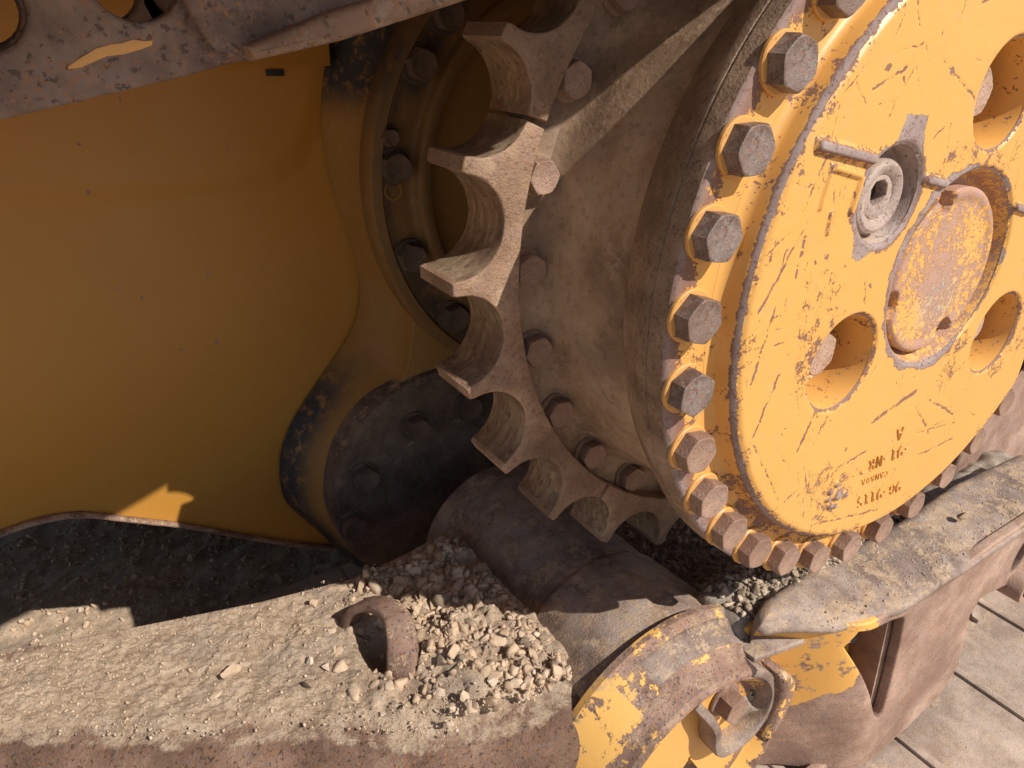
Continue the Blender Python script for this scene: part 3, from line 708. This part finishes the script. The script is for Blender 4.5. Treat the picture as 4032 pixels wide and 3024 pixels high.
# ================================================================ TRACK FRAME (roller frame) with pivot tube
frame = root('roller_frame', 'dirt covered roller frame with lifting eye, pivot tube and yellow collar below the hub', 'roller frame', (-.2, .2, -.82))
inner = [(-1.5431, 0.6244), (-1.2176, 0.5919), (-0.9805, 0.5491), (-0.8335, 0.5072), (-0.6726, 0.4626), (-0.5452, 0.4384), (-0.4522, 0.4468), (-0.362, 0.4663), (-0.2411, 0.4942), (0.0379, 0.4942)]  # beam, tube, collar, eye and stone coordinates below were scaled about the camera
outer = [(-1.5431, 0.5872), (-1.2176, 0.4942), (-0.9814, 0.4105), (-0.8251, 0.3008), (-0.6708, 0.2171), (-0.574, 0.1315), (-0.4736, 0.1017), (-0.4457, 0.1036), (-0.3341, 0.1082), (0.0379, 0.1082)]
ix, iy = zip(*inner); ox, oy = zip(*outer)
TC = (-0.2411, -0.6026); TR = 0.1367
def pad_h(X, Y):
    """height of the dirt on the beam"""
    u = fbm(X*7+5, Y*7, 4, 3)-.5; z = -0.4928+.014*u+.007*(fbm(X*45, Y*45, 4, 6)-.5)+.0070*(fbm(X*150, Y*150, 3, 16)-.5)
    z = z+.028*np.exp(-((X-(-0.4829))/.095)**2-((Y-0.178)/.12)**2)        # the heap against the pivot tube
    z = z-.030*np.exp(-((X-(-0.5647))/.0205)**2-((Y-0.2942)/.042)**2)*1.5    # hollow inside the lifting eye
    z = z+.006*sstep(.52, .7, fbm(X*20+9, Y*20, 4, 12))*sstep(-.95, -.5, X)+.011*sstep(.55, .66, fbm(X*48, Y*48, 4, 13))*np.exp(-((X+.47)/.13)**2)
    return z
def beam_mesh():
    nx, nv = 520, 300; xs = np.linspace(-1.5, -.26, nx); vs = np.linspace(0, 1, nv)
    X, V = np.meshgrid(xs, vs); YI = np.interp(X, ix, iy); YO = np.interp(X, ox, oy)
    # v: 0..0.08 inner wall, 0.08..0.8 top, 0.8..1 rounded outer flank
    s = np.clip((V-.08)/.70, 0, 1); Y = YI+(YO-YI)*s
    tube = TC[1]+np.sqrt(np.maximum((TR-.012)**2-(X-TC[0])**2, 0)); k_ = sstep(-0.3667, -0.3546, X)
    top = pad_h(X, Y); top = top*(1-k_)+np.minimum(top, tube)*k_; Zb = -0.4966*(1-k_)+np.minimum(-0.4966, tube)*k_
    lipi = np.exp(-((YI-Y)/.012)**2); lipo = sstep(.84, 1.0, s)
    Z = top*(1-lipi)+(Zb+.002)*lipi; Z = Z*(1-lipo)+(Zb-.004+.0012*(fbm(X*60, Y*60, 3, 2)-.5))*lipo
    iw = np.clip((.08-V)/.08, 0, 1); Y = Y+iw*.002; Z = Z-iw*.20-.006*np.clip(iw*4, 0, 1)
    fl = np.clip((V-.78)/.22, 0, 1); th = fl*1.9
    Y = Y-.050*np.sin(np.minimum(th, 1.57)); Z = Z-.055*(1-np.cos(np.minimum(th, 1.57)))-np.clip(th-1.57, 0, 1)*.5
    Z = Z+.0018*(fbm(X*120, Y*120+V*20, 3, 9)-.5)*(fl > 0)
    rust = .50*sstep(.80, .99, s)+.5*sstep(.02, .25, fl)+lipi*.33+.30*np.exp(-((X+1.0)/.10)**2)*np.exp(-((s-.3)/.4)**2)
    rust = np.maximum(rust, .0)
    P = np.stack([X.ravel(), Y.ravel(), Z.ravel()], -1)
    idx = np.arange(nx*nv).reshape(nv, nx); F = np.stack([idx[:-1, :-1].ravel(), idx[:-1, 1:].ravel(), idx[1:, 1:].ravel(), idx[1:, :-1].ravel()], -1)
    return mk(P.tolist(), F.tolist(), sharp=0, attrs={'rust': rust.ravel()})
link('dirt_covered_beam', beam_mesh(), 'dirt', frame)
# pivot tube, running from the case out to the collar
def tube_mesh():
    ny, na = 110, 120; V = []; RU = []
    for i in range(ny+1):
        y = 0.5733-(0.5733-(0.0618))*i/ny
        rr = TR*(math.sqrt(max(0, 1-(1-min(1, (i+.02)/7))**2)) if i < 7 else 1)
        sad = .016*math.exp(-((y-.33)/.012)**2)*0+.005*(1 if y < 0.2524 else 0)*min(1, max(0, (0.2524-y)/.008))
        fk = float(sstep(0, 1, np.array((0.2803-y)/.177)))
        for j in range(na):
            t = 2*math.pi*j/na; r = rr+sad+.037*fk+.004*float(fbm(np.array(y*14), np.array(t*2.2), 3, 3))*(i > 4)
            V.append((TC[0]-.015*fk+r*math.cos(t), y, TC[1]-.024*fk+r*math.sin(t)))
    F = [(i*na+j, i*na+(j+1) % na, (i+1)*na+(j+1) % na, (i+1)*na+j) for i in range(ny) for j in range(na)]
    return mk(V, F, sharp=60)
link('pivot_tube', tube_mesh(), 'frame', frame)
link('tube_plug', lathe_me([(.020, .0), (.021, -.006), (.017, -.009), (.013, -.009), (.011, -.004), (.002, -.004)], seg=28), 'rust', frame, loc=(-0.2829, 0.2171, -0.477), rot=(R(-90)+R(0), R(15), 0))
# collar and cap
CC = (-0.255, -0.6249)
def collar():
    prof = [(0.1823, 0.0924), (0.1925, 0.0869), (0.1934, 0.0776), (0.1888, 0.0701), (0.1823, 0.059), (0.1739, 0.0459), (0.1655, 0.032), (0.1581, 0.0218), (0.1548, 0.0143), (0.1535, 0.0069), (0.1488, 0.0022), (0.1423, 0.0022), (0.1367, 0.0069), (0.1302, 0.0162), (0.1246, 0.0218)]
    me = lathe_me(prof, c=CC, seg=220, a0=-60, a1=230, attr=lambda r, y, t: 0.0)
    pa = me.attributes.new('paint', 'FLOAT', 'POINT')
    vals = []
    for v in me.vertices:
        a = math.degrees(math.atan2(v.co.z-CC[1], v.co.x-CC[0])) % 360; r = math.hypot(v.co.x-CC[0], v.co.z-CC[1])
        vals.append((.25 if a > 124 else .04)+(.14 if r < .135 else 0)-(.25 if .1395 < r < .160 else 0))
    pa.data.foreach_set('value', vals); return me
co = link('pivot_collar', collar(), 'collar', frame)
# raised pad cast on top of the collar
pp = []
def collar_pt(a, y, lift):
    r = .1935-(0.0869-y)*.62 if y < 0.0869 else .1935
    return (CC[0]+(r+lift)*math.cos(R(a)), y, CC[1]+(r+lift)*math.sin(R(a)))
V = []; F = []
na_, ny_ = 24, 10
for i in range(na_+1):
    for j in range(ny_+1):
        a = 116-(116-52)*i/na_; y = 0.072-0.0409*j/ny_
        e = min(i, na_-i)/2.0; e2 = min(j, ny_-j)/1.5
        V.append(collar_pt(a, y, .0085*min(1, e)*min(1, e2)-.001))
for i in range(na_):
    for j in range(ny_): F.append((i*(ny_+1)+j, i*(ny_+1)+j+1, (i+1)*(ny_+1)+j+1, (i+1)*(ny_+1)+j))
link('raised_pad', mk(V, F, sharp=40), 'frame', co)
cp = link('collar_cap', lathe_me([(0.1256, 0.0222), (0.1116, 0.0236), (0.0837, 0.0232), (0.0465, 0.0234), (0.0028, 0.0232)], c=CC, seg=96, a0=-60, a1=230, attr=lambda r, y, t: .55*max(0, (r-.093)/.028)), 'disc', frame)
ub = hexbolt(.0210, .0205, .025, .004)
put_bolt(frame, (-0.2086, 0.0218, -0.5412), .35, ub, ('boltrust', 'boltrust'), 'cap_bolt', 'washer')
loop = [(-0.2746, 0.0199, -0.5003), (-0.2634, 0.0106, -0.517), (-0.2439, 0.0087, -0.5505), (-0.243, 0.0087, -0.5747), (-0.2318, 0.0087, -0.6044), (-0.2058, 0.0106, -0.6175), (-0.1723, 0.0106, -0.6156), (-0.1462, 0.0106, -0.5924), (-0.1369, 0.0106, -0.5598), (-0.1444, 0.0106, -0.53), (-0.163, 0.0125, -0.504), (-0.1853, 0.0143, -0.4891)]
link('lock_rib', sweep(chaikin(loop, 2, False), .0065, .016, seg=12, up=Vector((0, 1, 0)), flat=True), 'frame', frame)
ear = slab(chaikin([(-0.1527, -0.504), (-0.1249, -0.5152), (-0.1063, -0.5431), (-0.1109, -0.5877), (-0.1342, -0.6249), (-0.1574, -0.6342), (-0.1435, -0.5924), (-0.1369, -0.5524)], 2), -0.0154, 0.0292, .009)
link('collar_ear', ear, 'collar', frame)
# outer frame plate on the right with its triangular opening
pl = [(-.27, -.500), (-.155, -.462), (-.10, -.448), (-.060, -.446), (.038, -.456), (.172, -.463), (.262, -.452), (.40, -.452), (.62, -.452), (.62, -.56), (.44, -.600), (.30, -.575), (.285, -.600), (.300, -.660), (.315, -.735), (.285, -.782), (.196, -.806), (.088, -.812), (-.10, -.812), (-.27, -.812), (-.27, -.60)]
tri = chaikin([(-.074, -.458), (.052, -.480), (.064, -.50), (.088, -.680), (.082, -.702), (.070, -.695), (.020, -.600)], 1)
hol = [(.398+.020*math.cos(t), -.533+.034*math.sin(t)+.4*.020*math.cos(t)) for t in np.linspace(0, 6.28, 25)[:-1]]
plate = slab(pl, -.046, -.030, .0035, [tri, hol])
bm = bmesh.new(); bm.from_mesh(plate)
bmesh.ops.triangulate(bm, faces=bm.faces)
for _ in range(5):
    es = [e for e in bm.edges if e.calc_length() > .012]
    if not es: break
    bmesh.ops.subdivide_edges(bm, edges=es, cuts=1); bmesh.ops.triangulate(bm, faces=[f for f in bm.faces if len(f.verts) > 3])
for v in bm.verts:
    if v.co.x < -.02 and v.co.z < -.47:                       # the painted web sits back from the outer plate
        pass
    v.co.y += .095*float(sstep(-.02, -.19, np.array(v.co.x+.3*(v.co.z+.46)))) if v.co.x < .1 else 0
    v.co.y += .002*(float(fbm(np.array(v.co.x*9), np.array(v.co.z*9), 3, 5))-.5)
me = bpy.data.meshes.new("plate"); bm.to_mesh(me); bm.free(); me.polygons.foreach_set('use_smooth', [True]*len(me.polygons)); me.set_sharp_from_angle(angle=R(40))
pa = me.attributes.new('paint', 'FLOAT', 'POINT')
def plate_paint(x, z):
    a = (1 if x < .0 else 0)*(1 if z > -.565-.15*(x+.15) else 0)
    k = float(sstep(.02, -.03, np.array(x+.45*(z+.46)*-1*0))) * float(sstep(-.632, -.595, np.array(z+.45*max(0, -.02-x)+.015*math.sin(x*60))))
    return .62*k
pa.data.foreach_set('value', [plate_paint(v.co.x, v.co.z) for v in me.vertices])
link('outer_plate', me, 'framepink', frame)
link('inner_web', slab([(-.020, -.47), (.16, -.475), (.16, -.75), (.03, -.75)], .018, .030, .002), 'disc', frame)
link('opening_wall', slab([(.050, -.478), (.072, -.478), (.102, -.712), (.080, -.712)], -.0295, .018, .001), 'framepink', frame)
# rounded top flange of that frame
def top_flange():
    xs = np.linspace(-.160, .56, 130); V = []; nb = 28
    path_in = np.interp(xs, [-.160, -.13, 0, .2, .37, .41, .56], [.030, .042, .056, .058, .068, .066, .058])
    path_out = np.interp(xs, [-.160, -.13, -.08, .03, .10, .25, .36, .56], [.012, -.002, -.030, -.050, -.050, -.049, -.049, -.049])
    zz = np.interp(xs, [-.215, -.15, -.05, .05, .2, .56], [-.452, -.438, -.446, -.456, -.460, -.460])
    for i, x in enumerate(xs):
        yi, yo, z = path_in[i], path_out[i], zz[i]
        sec = []
        for k in range(nb):
            s = k/(nb-1)
            if s < .12: q = (yi+.004, z-.05*(1-s/.12)); 
            elif s < .24: a = (s-.12)/.12*math.pi/2; q = (yi+.004-.016*(1-math.cos(a)), z+.012*math.sin(a)*1.0)
            elif s < .80: u = (s-.24)/.56; q = ((yi-.012)*(1-u)+(yo+.008)*u, z+.012-.010*u**2)
            elif s < .93: a = (s-.80)/.13*math.pi; q = (yo+.008-.009*math.sin(a), z-.006+.008*math.cos(a))
            else: u = (s-.93)/.07; q = (yo+.008+.012*u, z-.014)
            n_ = .0007*(float(fbm(np.array(x*40), np.array(s*8), 3, 8))-.5)
            V.append((x, q[0], q[1]+n_))
    F = [(i*nb+k, (i+1)*nb+k, (i+1)*nb+k+1, i*nb+k+1) for i in range(len(xs)-1) for k in range(nb-1)]
    cy = sum(V[k][1] for k in range(nb))/nb; cz = sum(V[k][2] for k in range(nb))/nb; V.append((xs[0]-.008, cy, cz-.004)); c_ = len(V)-1
    F += [(c_, k, k+1) for k in range(nb-1)]+[(c_, nb-1, 0)]
    return mk(V, F, sharp=70)
link('top_flange', top_flange(), 'frame', frame)
link('saddle_plate', slab([(-.175, .012), (-.10, -.002), (-.02, .0), (-.02, .075), (-.10, .085), (-.18, .06)], -.490, -.480, .003, plane='XY'), 'frame', frame)
link('hinge_tube', lathe_me([(.012, -.070), (.022, -.070), (.024, -.066), (.024, .02), (.012, .02)], c=(.405, -.592), seg=36), 'framepink', frame)
link('hinge_tube', lathe_me([(.006, -.078), (.016, -.078), (.018, -.074), (.018, .02), (.006, .02)], c=(.462, -.612), seg=36), 'shoe', frame)
link('guard_bracket', slab(chaikin([(.292, -.575), (.318, -.570), (.345, -.60), (.345, -.70), (.318, -.745), (.300, -.70), (.288, -.64)], 1), -.020, -.004, .004), 'framepink', frame)
link('plate_behind', slab(chaikin([(.07, -.79), (.14, -.775), (.20, -.80), (.18, -.822), (-.05, -.822), (-.05, -.80)], 1), -.020, -.004, .003), 'framepink', frame)
link('rear_guard', slab(chaikin([(.52, -.80), (.50, -.60), (.50, -.30), (.54, -.10), (.95, -.05), (.95, -.80)], 2), .125, .150, .006), 'framepink', frame)
# lifting eye: a bent bar standing out of the dirt
eye = [(-0.5815, 0.364, -0.5272), (-0.5796, 0.3594, -0.4928), (-0.5703, 0.3501, -0.4649), (-0.5517, 0.3249, -0.4463), (-0.5396, 0.2924, -0.4436), (-0.5424, 0.2673, -0.4538), (-0.5489, 0.2496, -0.4742), (-0.5582, 0.2347, -0.4928), (-0.5657, 0.2245, -0.5179)]
link('lifting_eye', sweep(chaikin(eye, 2, False), .0190, .0085, seg=18, up=Vector((0.1, .4, 1)), flat=True, taper=lambda s: .62+.62*s), 'rust', frame)

# ================================================================ loose stuff
def rock_unit(seed, sub=1):
    bm = bmesh.new(); bmesh.ops.create_icosphere(bm, subdivisions=sub, radius=1); r0 = random.Random(seed)
    ax = [Vector((r0.gauss(0, 1), r0.gauss(0, 1), r0.gauss(0, 1))).normalized() for _ in range(13)]; cut = [r0.uniform(.30, .72) for _ in ax]
    for v in bm.verts:
        p = v.co.copy()
        for a, c_ in zip(ax, cut):
            d = p.dot(a)
            if d > c_: p -= a*(d-c_)
        v.co = p*(1+.06*r0.uniform(-1, 1))
    vs = np.array([v.co[:] for v in bm.verts]); fs = np.array([[v.index for v in f.verts] for f in bm.faces]); bm.free(); return vs, fs
UNITS = [rock_unit(i, 2) for i in range(14)]; SMALL = [rock_unit(50+i, 1) for i in range(10)]
def rotm(a, b, c_):
    return np.array(Matrix.Rotation(a, 3, 'X') @ Matrix.Rotation(b, 3, 'Y') @ Matrix.Rotation(c_, 3, 'Z'))
def scatter(name, pts, mat, tones, stuff=True, tag=None):
    """pts: (x, y, z, size); one joined mesh"""
    VV = []; FF = []; TT = []; off = 0
    for (x, y, z, s), tn in zip(pts, tones):
        vs, fs = (UNITS if s > .0042 else SMALL)[rs.randint(0, 14 if s > .0042 else 10)]
        m_ = rotm(*(rs.rand(3)*6.28)); sc = np.array([1, .65+.5*rs.rand(), .55+.5*rs.rand()])*s
        VV.append((vs*sc) @ m_.T+np.array([x, y, z])); FF.append(fs+off); TT.append(np.full(len(vs), tn)); off += len(vs)
    V = np.concatenate(VV); F = np.concatenate(FF); T = np.concatenate(TT)
    me = bpy.data.meshes.new(name); me.vertices.add(len(V)); me.vertices.foreach_set('co', V.ravel())
    me.loops.add(F.size); me.loops.foreach_set('vertex_index', F.ravel().astype(np.int32))
    me.polygons.add(len(F)); me.polygons.foreach_set('loop_start', np.arange(0, F.size, 3, dtype=np.int32)); me.polygons.foreach_set('loop_total', np.full(len(F), 3, np.int32))
    me.update(); a = me.attributes.new('tone', 'FLOAT', 'POINT'); a.data.foreach_set('value', T.astype(np.float32))
    o = link(name, me, mat, None)
    if stuff: o['kind'] = 'stuff'
    return o
# gravel heap on the beam against the pivot tube
pts = []; tn = []
def on_beam(x, y, s): return float(pad_h(np.array(x), np.array(y)))+s*.15
for i in range(21000):
    x = -0.3341-abs(rs.randn())*.121; y = .02+rs.rand()*.43
    yi, yo = np.interp(x, ix, iy), np.interp(x, ox, oy)
    dens = math.exp(-((x-(-0.455))/.121)**2)
    if not (yo+.006 < y < yi-.012) or rs.rand() > dens+.10: continue
    if x > TC[0]-TR-.002: continue
    fn = float(fbm(np.array(x*26.), np.array(y*26.), 3, 91))
    if rs.rand() > (fn-.33)*4.2: continue
    s = .0010+.0130*rs.rand()**8; 
    if y > 0.3082: s *= 1.25
    pts.append((x, y, on_beam(x, y, s)-s*.35*rs.rand(), s)); tn.append(.22+.48*rs.rand() if rs.rand() < .85 else rs.choice([.06, .12, .95]))
for i in range(7000):
    x = -1.3+rs.rand()*.9; yi, yo = np.interp(x, ix, iy), np.interp(x, ox, oy); y = yo+(yi-yo)*rs.rand(); s = .0007+.0035*rs.rand()**7
    pts.append((x, y, on_beam(x, y, s), s)); tn.append(.35+.6*rs.rand())
g1 = scatter('beam_gravel', pts, 'stone', tn); g1['label'] = 'loose tan gravel heaped on the beam between lifting eye and pivot tube'; g1['category'] = 'gravel'
# gravel bed between the tube and the right frame
def bed_h(X, Y):
    return -.575+.03*(fbm(X*6, Y*6, 3, 21)-.5)+.02*(fbm(X*40, Y*40, 3, 22)-.5)+.128*np.exp(-(np.maximum(0, Y-.100)/.075)**2)*sstep(.018, .050, Y)*sstep(-.215, -.165, X)*(1-.4*sstep(.05, .3, X))
def bed():
    nx, ny = 150, 130; X, Y = np.meshgrid(np.linspace(-.20, .62, nx), np.linspace(.005, .70, ny)); Z = bed_h(X, Y)
    idx = np.arange(nx*ny).reshape(ny, nx); F = np.stack([idx[:-1, :-1].ravel(), idx[:-1, 1:].ravel(), idx[1:, 1:].ravel(), idx[1:, :-1].ravel()], -1)
    return mk(np.stack([X.ravel(), Y.ravel(), Z.ravel()], -1).tolist(), F.tolist(), sharp=0)
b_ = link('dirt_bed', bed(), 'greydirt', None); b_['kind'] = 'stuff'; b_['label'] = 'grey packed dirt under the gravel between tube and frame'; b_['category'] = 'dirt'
pts = []; tn = []
for i in range(5200):
    x = -.16+rs.rand()*.50; y = .015+.38*rs.rand()**1.2; s = .0028+.0080*rs.rand()**2.2
    if x > -.13 and y < .036: continue
    if y < .04 and x < -.155: continue
    pts.append((x, y, float(bed_h(np.array(x), np.array(y)))+s*.3, s)); tn.append(.15+.8*rs.rand()**1.3)
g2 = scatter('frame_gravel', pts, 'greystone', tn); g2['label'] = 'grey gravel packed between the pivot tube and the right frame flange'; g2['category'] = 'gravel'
# low mound of dirt behind the beam, at the left
def heap_h(X, Y):
    return -1.02+(.325+.03*np.clip(-(X+.95)*2, 0, 1))*np.exp(-(np.clip(X+.90, 0, 9)/.075)**2-((Y-.655)/.15)**2)+.030*(fbm(X*12, Y*12, 4, 30)-.5)+.008*(fbm(X*60, Y*60, 3, 31)-.5)
def heap():
    nx, ny = 260, 260; X, Y = np.meshgrid(np.linspace(-1.9, .3, nx), np.linspace(.49, 2.5, ny)); Z = heap_h(X, Y)
    idx = np.arange(nx*ny).reshape(ny, nx); F = np.stack([idx[:-1, :-1].ravel(), idx[:-1, 1:].ravel(), idx[1:, 1:].ravel(), idx[1:, :-1].ravel()], -1)
    return mk(np.stack([X.ravel(), Y.ravel(), Z.ravel()], -1).tolist(), F.tolist(), sharp=0)
h_ = link('dirt_heap', heap(), 'dirt', None); h_['kind'] = 'stuff'; h_['label'] = 'shaded dirt below the yellow side panel with a sunlit mound at left'; h_['category'] = 'dirt'
pts = []; tn = []
for i in range(3500):
    x = -1.35+rs.rand()*.95; y = .55+1.1*rs.rand(); s = .002+.012*rs.rand()**3
    pts.append((x, y, float(heap_h(np.array(x), np.array(y)))+s*.2, s)); tn.append(.2+.7*rs.rand())
g3 = scatter('heap_gravel', pts, 'stone', tn); g3['label'] = 'small stones strewn over the shaded dirt heap below the side panel'; g3['category'] = 'gravel'
# grit on the right frame flange and the lower shoes
pts = []; tn = []
for i in range(900):
    x = -.10+rs.rand()*.6; y = -.035+rs.rand()*.09; s = .0007+.0026*rs.rand()**3
    z = float(np.interp(x, [-.215, -.15, -.05, .05, .2, .56], [-.452, -.438, -.446, -.456, -.460, -.460]))+.0115-.010*((.05-y)/.09)**2*.8
    pts.append((x, y, z, s)); tn.append(.35+.5*rs.rand())
for i in range(700):
    x = -.1+rs.rand()*.9; y = -.40+rs.rand()*.45; s = .0006+.0016*rs.rand()**3; pts.append((x, y, -.8245, s)); tn.append(.4+.5*rs.rand())
g4 = scatter('flange_grit', pts, 'stone', tn); g4['label'] = 'fine grit lying on the right frame flange and lower shoes'; g4['category'] = 'grit'

# individual stones
def stone(x, y, z, s, tone, label, sq=(1, .8, .7), name='stone'):
    vs, fs = rock_unit(rs.randint(1000), 3); v = vs*np.array(sq)*s
    v = v @ rotm(*(rs.rand(3)*.8)).T
    me = mk(v.tolist(), fs.tolist(), sharp=28, attrs={'tone': np.full(len(v), tone)})
    o = bpy.data.objects.new(name, me); COL.objects.link(o); me.materials.append(M['stone']); o.location = (x, y, z+ZH)
    o.rotation_euler = (0, 0, rs.rand()*6.28); o['label'] = label; o['category'] = 'stone'; o['group'] = 'loose stones on the roller frame'
for px in []: pass
STN = [(-0.4801, 0.1473, 0.0116, .93, 'whitish rounded stone, largest pale one on the gravel heap', (1, .85, .8)),
       (-0.455, 0.1334, 0.0112, .72, 'slender grey stone standing beside the large whitish stone', (.6, 1.1, .7)),
       (-0.3825, 0.1269, 0.0088, .9, 'white flat stone at the tip of the gravel heap next to the collar', (1, .8, .6)),
       (-0.5368, 0.1706, 0.0098, .85, 'pale pointed stone below the lifting eye, left edge of the heap', (1, .8, .7)),
       (-0.5201, 0.2059, 0.0098, .08, 'dark grey crumbly stone right of the lifting eye', (1, .9, .8)),
       (-0.4922, 0.2171, 0.0112, .52, 'sandy stone just behind the dark crumbly stone', (1.2, .8, .7)),
       (-0.5015, 0.1827, 0.0093, .60, 'tan round stone in front of the dark crumbly stone', (1, .9, .8)),
       (-0.734, 0.3547, 0.0140, .45, 'brown clod with a shadowed edge alone on the dusty beam', (1.3, .9, .5)),
       (-0.7619, 0.3315, 0.0112, .55, 'thin flat tan flake lying left of the brown clod', (1.5, .8, .3)),
       (-0.6336, 0.3008, 0.0093, .85, 'pale stone on dark gravel just left of the lifting eye', (1, .8, .7)),
       (-0.6503, 0.3194, 0.0079, .95, 'small whitish stone farthest left of the dark gravel patch', (1, .9, .6)),
       (-0.6038, 0.192, 0.0051, .95, 'small white pebble on the dust below the lifting eye foot', (1, .8, .7)),
       (-0.5387, 0.3966, 0.0102, .55, 'tan stone on the beam lip at the shadow edge', (1, .9, .7)),
       (-0.4922, 0.3826, 0.0116, .30, 'grey flat stone in shade behind the shadow edge', (1.2, .9, .5)),
       (-0.4457, 0.364, 0.0126, .35, 'large grey slab stone in shade near the pivot tube', (1.4, 1, .5)),
       (-0.4783, 0.4198, 0.0098, .75, 'light grey wedge stone in shade at the beam lip', (1, .6, .6)),
       (-0.4318, 0.164, 0.0098, .50, 'tan stone close against the smooth pivot tube', (1, .9, .8)),
       (-0.4364, 0.1501, 0.0084, .22, 'brown dark stone between pale stones near the tube', (1, .9, .8)),
       (-0.5201, 0.1455, 0.0093, .66, 'sandy stone at the front edge of the gravel heap', (1, .8, .8)),
       (-0.6596, 0.285, 0.0102, .12, 'dark clod beside the left end of the lifting eye', (1.2, 1, .7))]
for x, y, s, tone, lab, sq in STN: stone(x, y, on_beam(x, y, s)+s*.30, s, tone, lab, sq)
stone(.275, .005, -.436, .0125, .38, 'single brown stone resting on top of the right frame flange', (1, .9, .8))

# ================================================================ ground
gm = mk([(-60, -60, .06), (60, -60, .06), (60, .86, .06), (-60, .86, .06), (60, .95, -.10), (-60, .95, -.10), (60, 60, -.10), (-60, 60, -.10)], [(0, 1, 2, 3), (3, 2, 4, 5), (5, 4, 6, 7)], smooth=False)
go = bpy.data.objects.new('ground', gm); COL.objects.link(go); gm.materials.append(M['ground']); go['kind'] = 'structure'
